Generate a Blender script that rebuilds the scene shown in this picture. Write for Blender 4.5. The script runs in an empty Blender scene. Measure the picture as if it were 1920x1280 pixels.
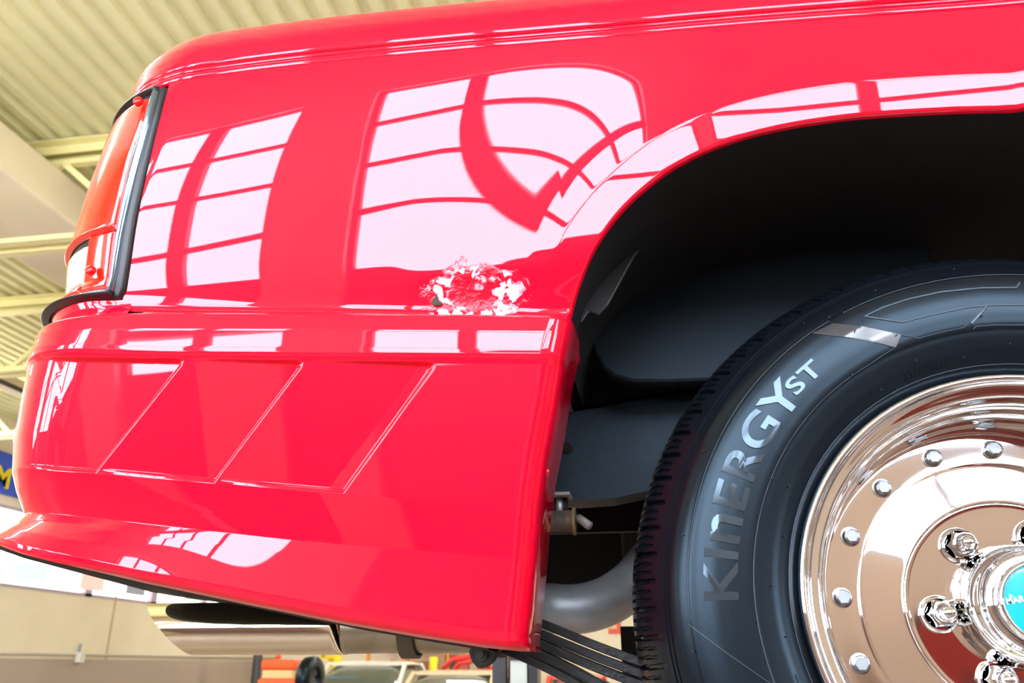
import bpy, math, random
import numpy as np
from mathutils import Vector, Matrix
random.seed(4)
SC = bpy.context.scene
COL = SC.collection

# ---------------------------------------------------------------- camera
H0 = 1.5                      # eye height above the shop floor
F = 1533.0                    # focal length in pixels of a 1920 px wide frame
AY = np.array([269., 607., F]); AY /= np.linalg.norm(AY)        # room depth axis seen by the camera
AZ = np.array([0., -F, 607.]); AZ -= AZ @ AY * AY; AZ /= np.linalg.norm(AZ)
AX = np.cross(AY, AZ)
cam_data = bpy.data.cameras.new('camera')
cam = bpy.data.objects.new('camera', cam_data); COL.objects.link(cam)
cam_data.sensor_width = 36; cam_data.lens = F / 1920 * 36
cam_data.clip_start = 0.02; cam_data.clip_end = 200
right = Vector((AX[0], AY[0], AZ[0])); down = Vector((AX[1], AY[1], AZ[1])); fwd = Vector((AX[2], AY[2], AZ[2]))
m3 = Matrix((right, -down, -fwd)).transposed()
cam.matrix_world = Matrix.Translation((0, 0, H0)) @ m3.to_4x4()
cam_data.dof.use_dof = True
cam_data.dof.focus_distance = 0.92
cam_data.dof.aperture_fstop = 9
SC.camera = cam

# ---------------------------------------------------------------- world, exposure, lights
SC.view_settings.view_transform = 'Standard'
SC.view_settings.look = 'None'
SC.view_settings.gamma = 1.0
SC.view_settings.exposure = 0.0
w = bpy.data.worlds.new('world'); SC.world = w; w.use_nodes = True
w.node_tree.nodes['Background'].inputs[0].default_value = (0.75, 0.88, 1.0, 1)
w.node_tree.nodes['Background'].inputs[1].default_value = 0.6
PANE_STRENGTH = 19.0
PANE_COL = (0.78, 0.86, 1.0)
LAMP_STRENGTH = 96.0
LEFT_PANE = 2.6

# ---------------------------------------------------------------- helpers
def bp(px, py, y=0.8):
    """pixel of the photograph -> (x, y, z above eye level) at depth y"""
    r = np.array([px - 960., py - 640., F]); t = np.array([r @ AX, r @ AY, r @ AZ]); return t * (y / t[1])
def pj(x, y, z):
    c = np.multiply.outer(x, AX) + np.multiply.outer(y, AY) + np.multiply.outer(z, AZ)
    return 960 + F * c[..., 0] / c[..., 2], 640 + F * c[..., 1] / c[..., 2]
def W(px, py, y): p = bp(px, py, y); return Vector((p[0], p[1], p[2] + H0))

MATS = {}
def mat(name, col=(.5, .5, .5), rough=.5, metal=0., coat=0., emit=None, es=0., bump=0., bscale=50., spec=.5, var=0., vscale=5., vcol=None, coat_rough=.02, bdist=.001, tint=None):
    if name in MATS: return MATS[name]
    m = bpy.data.materials.new(name); m.use_nodes = True
    nt = m.node_tree; b = nt.nodes['Principled BSDF']
    b.inputs['Base Color'].default_value = (*col, 1); b.inputs['Roughness'].default_value = rough
    b.inputs['Metallic'].default_value = metal; b.inputs['Coat Weight'].default_value = coat
    b.inputs['Coat Roughness'].default_value = coat_rough; b.inputs['Specular IOR Level'].default_value = spec
    if tint: b.inputs['Specular Tint'].default_value = (*tint, 1)
    if emit: b.inputs['Emission Color'].default_value = (*emit, 1); b.inputs['Emission Strength'].default_value = es
    tc = nt.nodes.new('ShaderNodeTexCoord')
    if var > 0:
        n = nt.nodes.new('ShaderNodeTexNoise'); n.inputs['Scale'].default_value = vscale; n.inputs['Detail'].default_value = 5
        nt.links.new(tc.outputs['Object'], n.inputs['Vector'])
        r = nt.nodes.new('ShaderNodeValToRGB'); r.color_ramp.elements[0].position = .35; r.color_ramp.elements[1].position = .68
        v = vcol or tuple(c * (1 - var) for c in col)
        r.color_ramp.elements[0].color = (*v, 1); r.color_ramp.elements[1].color = (*col, 1)
        nt.links.new(n.outputs['Fac'], r.inputs['Fac']); nt.links.new(r.outputs['Color'], b.inputs['Base Color'])
    if bump > 0:
        n = nt.nodes.new('ShaderNodeTexNoise'); n.inputs['Scale'].default_value = bscale; n.inputs['Detail'].default_value = 3
        nt.links.new(tc.outputs['Object'], n.inputs['Vector'])
        bn = nt.nodes.new('ShaderNodeBump'); bn.inputs['Strength'].default_value = bump; bn.inputs['Distance'].default_value = bdist
        nt.links.new(n.outputs['Fac'], bn.inputs['Height']); nt.links.new(bn.outputs['Normal'], b.inputs['Normal'])
    MATS[name] = m; return m

def raw(name, verts, faces, material, parent=None, smooth=True):
    """link ONE mesh object; vertices are given in world space"""
    verts = np.asarray(verts, dtype=np.float64).reshape(-1, 3)
    off = np.array(parent_world(parent)) if parent is not None else np.zeros(3)
    me = bpy.data.meshes.new(name)
    me.from_pydata((verts - off).tolist(), [], faces if isinstance(faces, list) else faces.tolist())
    if smooth: me.polygons.foreach_set('use_smooth', [True] * len(me.polygons))
    me.materials.append(material)
    me.update()
    o = bpy.data.objects.new(name, me); COL.objects.link(o)
    if parent is not None: o.parent = parent
    return o
LOCS = {}
def parent_world(p):
    v = Vector((0, 0, 0))
    while p is not None: v = v + p.location; p = p.parent
    return v
def thing(name, label, cat, loc=(0, 0, 0), group=None):
    o = bpy.data.objects.new(name, None); COL.objects.link(o); o.location = loc; o.empty_display_size = .1
    o['label'] = label; o['category'] = cat
    if group: o['group'] = group
    return o
def tag(o, label, cat, group=None):
    o['label'] = label; o['category'] = cat
    if group: o['group'] = group
    return o
def struct(o): o['kind'] = 'structure'; return o

class MB:
    def __init__(s): s.v = []; s.f = []
    def add(s, v, f):
        n = len(s.v); s.v += [tuple(p) for p in v]; s.f += [tuple(i + n for i in q) for q in f]; return s
    def grid(s, P, cu=False, cv=False):
        n, m = P.shape[:2]; b = len(s.v); s.v += P.reshape(-1, 3).tolist()
        for i in range(n if cu else n - 1):
            for j in range(m if cv else m - 1):
                s.f.append((b + i * m + j, b + i * m + (j + 1) % m, b + ((i + 1) % n) * m + (j + 1) % m, b + ((i + 1) % n) * m + j))
        return s
    def box(s, c, d, rz=0., R=None):
        R = R or Matrix.Rotation(rz, 3, 'Z'); c = Vector(c)
        v = [c + R @ Vector((sx * d[0] / 2, sy * d[1] / 2, sz * d[2] / 2)) for sx in (-1, 1) for sy in (-1, 1) for sz in (-1, 1)]
        return s.add(v, [(0, 1, 3, 2), (4, 6, 7, 5), (0, 4, 5, 1), (2, 3, 7, 6), (0, 2, 6, 4), (1, 5, 7, 3)])
    def bar(s, a, b, wd, h, up=(0, 0, 1)):
        a = Vector(a); b = Vector(b); d = (b - a); L = d.length; d.normalize()
        sd = d.cross(Vector(up)).normalized(); u = sd.cross(d)
        R = Matrix((d, sd, u)).transposed()
        return s.box((a + b) / 2, (L, wd, h), R=R)
    def tube(s, pts, r, n=16, caps=True):
        pts = [Vector(p) for p in pts]; rr = r if isinstance(r, (list, tuple)) else [r] * len(pts)
        t0 = (pts[1] - pts[0]).normalized(); ref = Vector((0, 0, 1)) if abs(t0.z) < .9 else Vector((1, 0, 0))
        base = len(s.v)
        for i, p in enumerate(pts):
            t = (pts[min(i + 1, len(pts) - 1)] - pts[max(i - 1, 0)]).normalized()
            a = t.cross(ref).normalized(); b = a.cross(t)
            for k in range(n):
                q = p + (a * math.cos(k * 2 * math.pi / n) + b * math.sin(k * 2 * math.pi / n)) * rr[i]; s.v.append(tuple(q))
        for i in range(len(pts) - 1):
            for k in range(n):
                s.f.append((base + i * n + k, base + i * n + (k + 1) % n, base + (i + 1) * n + (k + 1) % n, base + (i + 1) * n + k))
        if caps:
            s.f.append(tuple(base + k for k in range(n))[::-1]); s.f.append(tuple(base + (len(pts) - 1) * n + k for k in range(n)))
        return s
    def lathe(s, prof, c, n=64, R=None, closed=False):
        """profile (radius, along axis); axis = local +Y by default"""
        c = Vector(c); th = np.linspace(0, 2 * np.pi, n, endpoint=False)
        P = np.zeros((n, len(prof), 3))
        for j, (r, y) in enumerate(prof):
            P[:, j, 0] = np.cos(th) * r; P[:, j, 1] = y; P[:, j, 2] = np.sin(th) * r
        if R is not None: P = P @ np.array(R).T
        P += np.array(c); return s.grid(P, cu=True, cv=closed)
    def prism(s, poly, d):
        """poly: list of 3D points (closed outline), extruded by vector d"""
        n = len(poly); d = Vector(d); v = [Vector(p) for p in poly] + [Vector(p) + d for p in poly]
        return s.add(v, [tuple(range(n))[::-1], tuple(range(n, 2 * n))] + [(i, (i + 1) % n, n + (i + 1) % n, n + i) for i in range(n)])
    def build(s, name, m, parent=None, smooth=True, angle=None):
        o = raw(name, s.v, s.f, m, parent, smooth)
        if angle is not None:
            bpy_mesh_sharp(o.data, angle)
        return o
def bpy_mesh_sharp(me, deg):
    import bmesh
    bm = bmesh.new(); bm.from_mesh(me); c = math.radians(deg)
    bmesh.ops.recalc_face_normals(bm, faces=bm.faces)
    for e in bm.edges:
        if len(e.link_faces) == 2 and e.calc_face_angle(0) > c: e.smooth = False
    bm.to_mesh(me); bm.free()
def bevel(o, wd, seg=2):
    b = o.modifiers.new('bevel', 'BEVEL'); b.width = wd; b.segments = seg; b.limit_method = 'ANGLE'; return o

# ---------------------------------------------------------------- materials
M_ceil = mat('painted deck', (.82, .80, .47), .55, var=.12, vscale=1.2)
M_joist = mat('joist paint', (.90, .84, .42), .45)
M_duct = mat('duct', (.90, .82, .62), .5, var=.1, vscale=1.)
M_wallL = mat('cream wall', (.98, .90, .70), .7, var=.1, vscale=.7)
M_wallG = mat('grey wainscot', (.50, .42, .35), .7, var=.1, vscale=.8)
M_tan = mat('tan wall', (.66, .55, .50), .8, var=.12, vscale=.6)
M_floor = mat('shop floor', (.27, .20, .17), .4, var=.25, vscale=.9)
M_white = mat('white paint', (.85, .85, .82), .4)
M_blackp = mat('black plastic', (.012, .012, .013), .35)
M_dark = mat('undercoating', (.007, .007, .007), .8, bump=.3, bscale=300)
M_chrome = mat('chrome', (.86, .87, .88), .035, metal=1.)
M_steel = mat('stainless pipe', (.62, .58, .46), .16, metal=1., var=.15, vscale=20)
M_pane = mat('daylit door pane', (1, 1, 1), .5, emit=PANE_COL, es=PANE_STRENGTH)
M_lpane = mat('daylit wall pane', (1, 1, 1), .5, emit=(1, 1, 1), es=LEFT_PANE)
M_lamp = mat('lamp tube', (1, 1, 1), .5, emit=(1, .97, .9), es=LAMP_STRENGTH)
M_doorp = mat('overhead door panel', (.16, .10, .11), .5)
M_rubber = mat('tire rubber', (.004, .0055, .008), .27, spec=.36, tint=(.55, .80, 1.), bump=.12, bscale=900, bdist=.0006)  # blue tint paints a bluish window reflection onto the rubber

# paint with a crinkled, scraped patch on the bedside
def paint_material():
    m = bpy.data.materials.new('red paint'); m.use_nodes = True; nt = m.node_tree; L = nt.links
    b = nt.nodes['Principled BSDF']
    b.inputs['Base Color'].default_value = (.80, .0015, .025, 1); b.inputs['Roughness'].default_value = .35; b.inputs['Specular IOR Level'].default_value = .05
    b.inputs['Coat Weight'].default_value = 1.; b.inputs['Coat Roughness'].default_value = .012; b.inputs['Coat IOR'].default_value = 1.52
    return m
M_red = paint_material()

def crinkle_material():
    m = M_red.copy(); m.name = 'red paint with crumpled dent'; nt = m.node_tree; L = nt.links; b = nt.nodes['Principled BSDF']
    ce = W(884, 546, .795)
    tc = nt.nodes.new('ShaderNodeTexCoord'); mp = nt.nodes.new('ShaderNodeMapping')
    mp.inputs['Location'].default_value = (0, 0, 0)
    sub = nt.nodes.new('ShaderNodeVectorMath'); sub.operation = 'SUBTRACT'; sub.inputs[1].default_value = tuple(ce - TRUCK_LOC)
    L.new(tc.outputs['Object'], sub.inputs[0])
    sc = nt.nodes.new('ShaderNodeVectorMath'); sc.operation = 'MULTIPLY'; sc.inputs[1].default_value = (1 / .060, 0, 1 / .034)
    L.new(sub.outputs[0], sc.inputs[0])
    ln = nt.nodes.new('ShaderNodeVectorMath'); ln.operation = 'LENGTH'; L.new(sc.outputs[0], ln.inputs[0])
    n1 = nt.nodes.new('ShaderNodeTexNoise'); n1.inputs['Scale'].default_value = 55; n1.inputs['Detail'].default_value = 4
    L.new(tc.outputs['Object'], n1.inputs['Vector'])
    ad = nt.nodes.new('ShaderNodeMath'); ad.operation = 'MULTIPLY_ADD'; ad.inputs[1].default_value = 1.1; ad.inputs[2].default_value = -.55
    L.new(n1.outputs['Fac'], ad.inputs[0])
    sm = nt.nodes.new('ShaderNodeMath'); sm.operation = 'ADD'; L.new(ln.outputs['Value'], sm.inputs[0]); L.new(ad.outputs[0], sm.inputs[1])
    mr = nt.nodes.new('ShaderNodeMapRange'); mr.inputs['From Min'].default_value = 1.02; mr.inputs['From Max'].default_value = .78; L.new(sm.outputs[0], mr.inputs['Value'])
    # crumple height
    n2 = nt.nodes.new('ShaderNodeTexNoise'); n2.inputs['Scale'].default_value = 120; n2.inputs['Detail'].default_value = 5; n2.inputs['Distortion'].default_value = 1.2
    L.new(tc.outputs['Object'], n2.inputs['Vector'])
    mu = nt.nodes.new('ShaderNodeMath'); mu.operation = 'MULTIPLY'; L.new(n2.outputs['Fac'], mu.inputs[0]); L.new(mr.outputs[0], mu.inputs[1])
    bn = nt.nodes.new('ShaderNodeBump'); bn.inputs['Strength'].default_value = .8; bn.inputs['Distance'].default_value = .0022
    L.new(mu.outputs[0], bn.inputs['Height']); L.new(bn.outputs['Normal'], b.inputs['Coat Normal']); L.new(bn.outputs['Normal'], b.inputs['Normal'])
    # paler flakes inside the patch: scrapes plus crinkle reflections painted into the colour
    n3 = nt.nodes.new('ShaderNodeTexNoise'); n3.inputs['Scale'].default_value = 70; n3.inputs['Detail'].default_value = 6; n3.inputs['Distortion'].default_value = .8
    L.new(tc.outputs['Object'], n3.inputs['Vector'])
    r3 = nt.nodes.new('ShaderNodeMapRange'); r3.inputs['From Min'].default_value = .49; r3.inputs['From Max'].default_value = .53; L.new(n3.outputs['Fac'], r3.inputs['Value'])
    # ring: the middle of the dent keeps its paint
    rg = nt.nodes.new('ShaderNodeMapRange'); rg.inputs['From Min'].default_value = .35; rg.inputs['From Max'].default_value = .5; L.new(sm.outputs[0], rg.inputs['Value'])
    m2 = nt.nodes.new('ShaderNodeMath'); m2.operation = 'MULTIPLY'; L.new(r3.outputs[0], m2.inputs[0]); L.new(mr.outputs[0], m2.inputs[1])
    m3_ = nt.nodes.new('ShaderNodeMath'); m3_.operation = 'MULTIPLY'; L.new(m2.outputs[0], m3_.inputs[0]); L.new(rg.outputs[0], m3_.inputs[1])
    mx = nt.nodes.new('ShaderNodeMix'); mx.data_type = 'RGBA'; mx.inputs['A'].default_value = (.80, .0015, .025, 1); mx.inputs['B'].default_value = (.92, .70, .82, 1)
    L.new(m3_.outputs[0], mx.inputs['Factor']); L.new(mx.outputs['Result'], b.inputs['Base Color'])
    return m

# ================================================================ THE ROOM
XL, XR, YF, YB, ZC = -12.0, 9.0, -2.5, 27.0, H0 + 4.4
o = raw('floor', [(XL, YF, 0), (XR, YF, 0), (XR, YB, 0), (XL, YB, 0)], [(0, 1, 2, 3)], M_floor, smooth=False); struct(o)
# corrugated deck, ribs run along the depth
pitch = .19; xs = []; zs = []; x = XL
while x < XR:
    for dx, dz in ((0, 0), (.075, 0), (.095, .05), (.17, .05)): xs.append(x + dx); zs.append(ZC + dz)
    x += pitch
P = np.zeros((len(xs), 2, 3)); P[:, 0, 0] = P[:, 1, 0] = xs; P[:, :, 2] = np.array(zs)[:, None]; P[:, 0, 1] = YF; P[:, 1, 1] = YB
struct(MB().grid(P).build('ceiling', M_ceil, smooth=False))
# left wall: upper wall with the glazed band, lower wainscot
_g = bp(0, 944, 1.); zt0, zb0 = _g[2] * XL / _g[0], 1.38       # glazed band, above eye level
wl = MB()
wl.box((XL - .1, 12.25, H0 + (zt0 + 4.45) / 2), (.2, 29.5, 4.45 - zt0))
wl.box((XL - .1, 12.25, H0 + (zb0 + .12) / 2), (.2, 29.5, zb0 - .12))
wl.box((XL - .13, 12.25, H0 + (zt0 + zb0) / 2), (.04, 29.5, zt0 - zb0))
struct(wl.build('wall_left', M_wallL, smooth=False))
struct(MB().box((XL - .08, 12.25, (H0 + .12) / 2), (.22, 29.5, H0 + .12)).build('trim_1', M_wallG, smooth=False))
struct(MB().box((XR + .1, 12.25, 3), (.2, 29.5, 6)).build('wall_right', M_tan, smooth=False))
struct(MB().box((-1.5, YB + .1, 3), (21.2, .2, 6)).build('wall_back', M_wallL, smooth=False))

# front wall (behind the photographer) with the glazed overhead doors
doors = [(-1.50, -.35), (-3.05, -1.97), (-5.3, -3.3), (-8.6, -6.3), (-.22, 2.5), (4.0, 6.2)]
DZ0, DZ1 = H0 + .17, H0 + 2.25
fw = MB(); edges = sorted(doors); x = XL
for a, b in edges:
    fw.box(((x + a) / 2, YF - .1, 3), (a - x, .2, 6)); x = b
fw.box(((x + XR) / 2, YF - .1, 3), (XR - x, .2, 6))
for a, b in doors: fw.box(((a + b) / 2, YF - .1, (DZ1 + 6) / 2), (b - a, .2, 6 - DZ1))
struct(fw.build('wall_front', M_tan, smooth=False))
for i, (a, b) in enumerate(doors):
    DZ0 = H0 + (1.0 if i == 4 else .17)
    d = MB().box(((a + b) / 2, YF - .12, DZ0 / 2), (b - a, .06, DZ0)).build('door_%d' % (i + 1), M_tan if i == 4 else M_doorp, smooth=False); struct(d)
    rows = 4; cols = 2
    for r in range(rows):
        for c in range(cols):
            x0 = a + (b - a) * c / cols; x1 = a + (b - a) * (c + 1) / cols; z0 = DZ0 + (DZ1 - DZ0) * r / rows; z1 = DZ0 + (DZ1 - DZ0) * (r + 1) / rows
            g = MB().box(((x0 + x1) / 2, YF - .13, (z0 + z1) / 2), (x1 - x0, .01, z1 - z0)).build('pane', M_pane, d, smooth=False)
    fr = MB()
    for r in range(rows + 1): fr.box(((a + b) / 2, YF - .10, DZ0 + (DZ1 - DZ0) * r / rows), (b - a, .05, .05))
    for c in range(cols + 1): fr.box((a + (b - a) * c / cols, YF - .09, (DZ0 + DZ1) / 2), (.07 if c in (0, cols) else .10, .05, DZ1 - DZ0))
    fr.build('window_frame', M_doorp, d, smooth=False)

# glazed band in the left wall: one window per bay
k = 0; wy = 13.2
ys = [13.3, 16.7, 19.2, 21.6, 24.0]
yprev = 9.4
for yy in [10.2] + ys:
    k += 1
    wn = MB().box((XL - .085, (yprev + yy) / 2, H0 + (zt0 + zb0) / 2), (.02, yy - yprev - .24, zt0 - zb0 - .1)).build('window_%d' % k, M_lpane, smooth=False); struct(wn)
    fr = MB()
    for q in (yprev + .06, yy - .06): fr.box((XL - .03, q, H0 + (zt0 + zb0) / 2), (.1, .12, zt0 - zb0))
    for q in (zb0 + .03, zt0 - .03): fr.box((XL - .03, (yprev + yy) / 2, H0 + q), (.1, yy - yprev, .06))
    fr.build('window_frame', mat('violet grey frame', (.50, .42, .52), .5), wn, smooth=False)
    yprev = yy
# posters hanging in front of the glazed band
def poster(y0, y1, z0, z1, col, label):
    o = MB().box((XL + .03, (y0 + y1) / 2, H0 + (z0 + z1) / 2), (.02, y1 - y0, z1 - z0)).build('window_poster', mat('poster ' + label, col, .6, emit=col, es=.5), smooth=False)  # faint glow put into the colour for daylight coming through the poster
    tag(o, label, 'poster')
def wy_of(px, py):            # left wall: pixel -> (Y, Z above eye)
    p = bp(px, py, 1.); s = XL / p[0]; return s, p[2] * s
for (xa, ya, xb, yb, col, label) in [
    (20, 1050, 82, 1093, (.72, .95, .97), 'pale teal poster in the bright wall window nearest the bumper tip'),
    (152, 1070, 190, 1109, (.95, .62, .58), 'pale red poster in the wall window right of the teal one'),
    (236, 1095, 268, 1117, (.28, .28, .36), 'grey poster in the wall window below the black bumper underside'),
    (345, 1112, 378, 1128, (.45, .52, .50), 'small grey green poster just above the exhaust tip end')]:
    y0, z1 = wy_of(xa, ya); y1, z0 = wy_of(xb, yb); poster(y0, y1, z0, z1, col, label)
# wall seams, service pipe and outlet
y0, _ = wy_of(212, 1150)
struct(MB().box((XL + .005, y0, H0 + .8), (.02, .05, 1.5)).build('trim_2', mat('seam', (.6, .48, .3), .6), smooth=False))
o = MB().tube([(XL + .05, 9, H0 + .21), (XL + .05, 26.5, H0 + .21)], .025, 10).build('wall_pipe', mat('grey conduit', (.6, .55, .5), .5))
tag(o, 'thin grey conduit running along the cream wall above the brown wainscot', 'pipe')
y0, z0 = wy_of(142, 1232)
t = thing('wall_outlet', 'small white outlet box hanging on the wall conduit', 'outlet', (XL + .08, y0, H0 + z0))
MB().box((XL + .1, y0, H0 + z0), (.12, .16, .2)).build('box', M_white, t, smooth=False)
MB().tube([(XL + .08, y0 - .04, H0 + z0 + .1), (XL + .08, y0 - .04, H0 + .42)], .03, 8).build('conduit', mat('blue grey', (.3, .4, .5), .5), t)
# sign
def text_mesh(txt, size, extr, bold=0., shear=0., spacing=1.):
    cu = bpy.data.curves.new('t', 'FONT'); cu.body = txt; cu.size = size; cu.extrude = extr; cu.offset = bold; cu.shear = shear; cu.space_character = spacing
    cu.resolution_u = 6
    ob = bpy.data.objects.new('t', cu); COL.objects.link(ob)
    dg = bpy.context.evaluated_depsgraph_get(); dg.update()
    me = bpy.data.meshes.new_from_object(ob.evaluated_get(dg))
    V = np.array([v.co[:] for v in me.vertices]); Fc = [tuple(p.vertices) for p in me.polygons]
    bpy.data.objects.remove(ob); return V, Fc
ya, za = wy_of(0, 846); yb, zb = wy_of(0, 930)
t = thing('wall_sign', 'blue sign with yellow letters high on the cream wall', 'sign', (XL + .05, ya, H0 + 3.3))
SY0, SY1 = 9.5, wy_of(40, 880)[0] + .3
SZ0, SZ1 = wy_of(0, 928)[1] + .02, wy_of(0, 847)[1]
MB().box((XL + .05, (SY0 + SY1) / 2, H0 + (SZ0 + SZ1) / 2), (.08, SY1 - SY0, SZ1 - SZ0)).build('panel', mat('sign blue', (.03, .10, .75), .4), t, smooth=False)
V, Fc = text_mesh('M', .52, .01, .014)
V2 = np.zeros_like(V); V2[:, 0] = XL + .11; V2[:, 1] = V[:, 0] + wy_of(2, 900)[0] - .30; V2[:, 2] = V[:, 1] * 1.0 + H0 + wy_of(6, 916)[1]; V2[:, 0] += V[:, 2]
raw('lettering', V2, Fc, mat('sign yellow', (.95, .75, .02), .4), t, smooth=False)

# steel joists
def joist(Y, label, top=4.38, bot=3.38, phase=0., panel=.95):
    t = thing('roof_joist', label, 'joist', (0, Y, H0 + bot), 'steel roof joists')
    mb = MB()
    for dy in (-.06, .06):
        mb.box(((XL + XR) / 2, Y + dy, H0 + top - .04), (XR - XL, .012, .10))
        mb.box(((XL + XR) / 2, Y + dy * 1.7, H0 + top), (XR - XL, .09, .014))
    mb.box(((XL + XR) / 2, Y, H0 + top - .16), (XR - XL, .07, .05))
    mb.build('top_chord', M_joist, t, smooth=False)
    mb = MB()
    for dy in (-.05, .05):
        mb.box(((XL + XR) / 2, Y + dy, H0 + bot + .04), (XR - XL, .012, .08))
        mb.box(((XL + XR) / 2, Y + dy * 1.7, H0 + bot), (XR - XL, .08, .014))
    mb.build('bottom_chord', M_joist, t, smooth=False)
    x = XL + phase; mb = MB(); s = 0
    while x < XR - panel:
        a = (x, Y, H0 + (top - .15 if s else bot + .03)); b = (x + panel, Y, H0 + (bot + .03 if s else top - .15))
        mb.bar(a, b, .05, .055); x += panel; s = 1 - s
    mb.build('web', M_joist, t, smooth=False)
# the diagonal from (75,385) up to (160,310) belongs to the nearest joist
joist(5.56, 'nearest roof joist, its yellow top chord and diagonal beside the tail lamp', phase=.33, panel=.95)
joist(8.5, 'second roof joist back, its webs making an inverted V left of the bumper', phase=.62, panel=.9)
joist(11.2, 'third roof joist back, faint behind the rear edge of the bumper', phase=.2)
joist(14.0, 'roof joist farthest back above the blue sign', phase=.5)
# ducts along the depth
def duct(x0, x1, z, label, y0=YF + .2, y1=YB - .2, h=.45):
    o = MB().box(((x0 + x1) / 2, (y0 + y1) / 2, H0 + z + h / 2), (x1 - x0, y1 - y0, h)).build('air_duct', M_duct, smooth=False); tag(bevel(o, .03), label, 'duct'); return o
DX = bp(10, 325, 1.); DX = DX[0] / DX[2] * 3.72; DXL = bp(62, 505, 1.); DXL = DXL[0] / DXL[2] * 3.72
duct(DXL, DX, 3.72, 'flat cream duct hanging under the deck behind the first joist', h=.40)
o = MB().box((-8.3, 12.25, H0 + 3.30 + .2), (.22, 29, .14)).build('cable_tray', M_duct, smooth=False); tag(o, 'narrow cream cable tray running back under the deck at the far left', 'tray')
o = MB().tube([(-7.75, -2.3, H0 + 3.25), (-7.75, 26.5, H0 + 3.25)], .03, 8).build('ceiling_conduit', mat('dark conduit', (.05, .04, .03), .5)); tag(o, 'thin dark conduit under the joists at the far left', 'pipe')
# strip lamps
def lamp(x, y, z=4.0, L=2.4, label=None):
    t = thing('strip_lamp', label, 'lamp', (x, y, H0 + z), 'fluorescent strip lamps')
    MB().box((x, y, H0 + z + .06), (L, .08, .1)).build('housing', M_white, t, smooth=False)
    MB().box((x, y, H0 + z - .01), (L - .1, .14, .05)).build('tube', M_lamp, t, smooth=False)
    for dx in (-L * .4, L * .4): MB().box((x + dx, y, (H0 + z + .1 + ZC + .02) / 2), (.02, .02, ZC + .02 - H0 - z - .1)).build('hanger', M_white, t, smooth=False)
p = bp(17, 757, 13.0)
lamp(p[0] - .6, 13.0, p[2], 2.4, 'white glowing strip lamp at the left edge above the blue sign')
for (x, y, where) in [(-4, 1.6, 'ahead of the tail lamp, over the rear of the truck'), (2, 1.6, 'straight over the truck bed'), (-9.6, 4, 'near the front left corner of the shop'), (-10.8, 7, 'added out of view to brighten the left wall, nearer one'), (-10.8, 10.2, 'added out of view to brighten the left wall, farther one'), (4.5, 5, 'beyond the truck cab side'),  # the two at the left wall are unseen, added to brighten it
                      (-3.5, 9.6, 'between the second and third roof joists, left of centre'), (1.5, 9.6, 'between the second and third roof joists, over the aisle'), (5, 14, 'over the right side of the shop'), (0, 15.5, 'above the race car'),
                      (-3.4, 17.5, 'above the aisle right of the orange shop machine'), (-9, 22, 'beside the glazed wall, farthest one'), (1, 21, 'in front of the storage rack'), (5, 22, 'at the far right end of the shop')]:
    lamp(x, y, 3.2, 2.4, 'fluorescent strip lamp ' + where)

# ================================================================ THE PICKUP TRUCK
TRUCK_LOC = Vector((0.35, 1.6, H0 - .30))
TR = thing('pickup_truck', 'bright red pickup truck raised on a lift, rear quarter and chrome wheel in view', 'truck', TRUCK_LOC)
CX, CZ = .3475, .0525        # rear wheel axis (x, z above eye)
def smooth1(a, n=9):
    for _ in range(n): a = np.concatenate([[a[0]], (a[:-2] + 2 * a[1:-1] + a[2:]) / 4, [a[-1]]])
    return a
def up(P): P = np.array(P, float); P[..., 2] += H0; return P
def line(pts, y=.8):
    """pixel polyline -> interpolators in the plane of depth y (y may be per point)"""
    ys = y if isinstance(y, (list, tuple)) else [y] * len(pts)
    q = np.array([bp(*p, yy) for p, yy in zip(pts, ys)]); return q
cre = line([(120, 591), (600, 592), (1062, 594)], .80)
grv = line([(300, 160), (330, 152), (500, 131), (700, 108), (900, 88), (1250, 60), (1500, 42), (1920, 14)], [.757, .757, .753, .745, .738, .735, .735, .735])
CP = np.polyfit(cre[:, 0], cre[:, 2], 1)
zc_f = lambda x: np.polyval(CP, np.clip(x, -.75, cre[-1, 0]))
GP = np.polyfit(grv[:, 0], grv[:, 2], 3)
def zg_f(x):
    z = np.polyval(GP, np.clip(x, grv[0, 0], grv[-1, 0]))
    return z + np.where(x > grv[-1, 0], (x - grv[-1, 0]) * -.03, 0)
# ---- body section: outward bulge as a function of the height between crease (0) and groove (1)
TT = np.array([0, .012, .03, .05, .09, .2, .4, .6, .8, .93, 1.0])
TAU = np.radians([-40, -34, -8, 14, 16.0, 13.8, 12.7, 10.2, 7.4, 4.2, 2.5])   # + = faces down
tf = np.linspace(0, 1, 600); sl = np.tan(np.interp(tf, TT, TAU)) * .36
BT = np.concatenate([[0], np.cumsum((sl[1:] + sl[:-1]) / 2 * np.diff(tf))])
TW = .20      # the side twists gently along its length
# ---- wheel arch edge
arc_px = [(1062, 597), (1068, 572), (1083, 525), (1103, 475), (1130, 429), (1163, 387), (1200, 352), (1255, 309), (1320, 275), (1400, 247), (1500, 225), (1600, 211), (1700, 204), (1800, 199), (1905, 197)]
def b0f(x, z):
    t = (z - zc_f(x)) / (zg_f(x) - zc_f(x)); return np.interp(t, tf, BT) + TW * np.clip(x + .25, -.45, .32) * (z - .53)
def flA0(x): t = min(1, max(0, (x + .10) / .26)); return .32 + .68 * t * t * (3 - 2 * t)
q = []
for p in arc_px:
    y = .77
    for _ in range(6): v = bp(*p, y); y = .8 - float(b0f(v[0], v[2])) - .0285 * float(flA0(v[0])) * (lambda t: t * t * (3 - 2 * t))(min(1, max(0, (v[2] - float(zc_f(v[0]))) / .08)))
    q.append(v)
q = np.array(q)
AXp, AZp = q[:, 0], q[:, 2]
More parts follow.
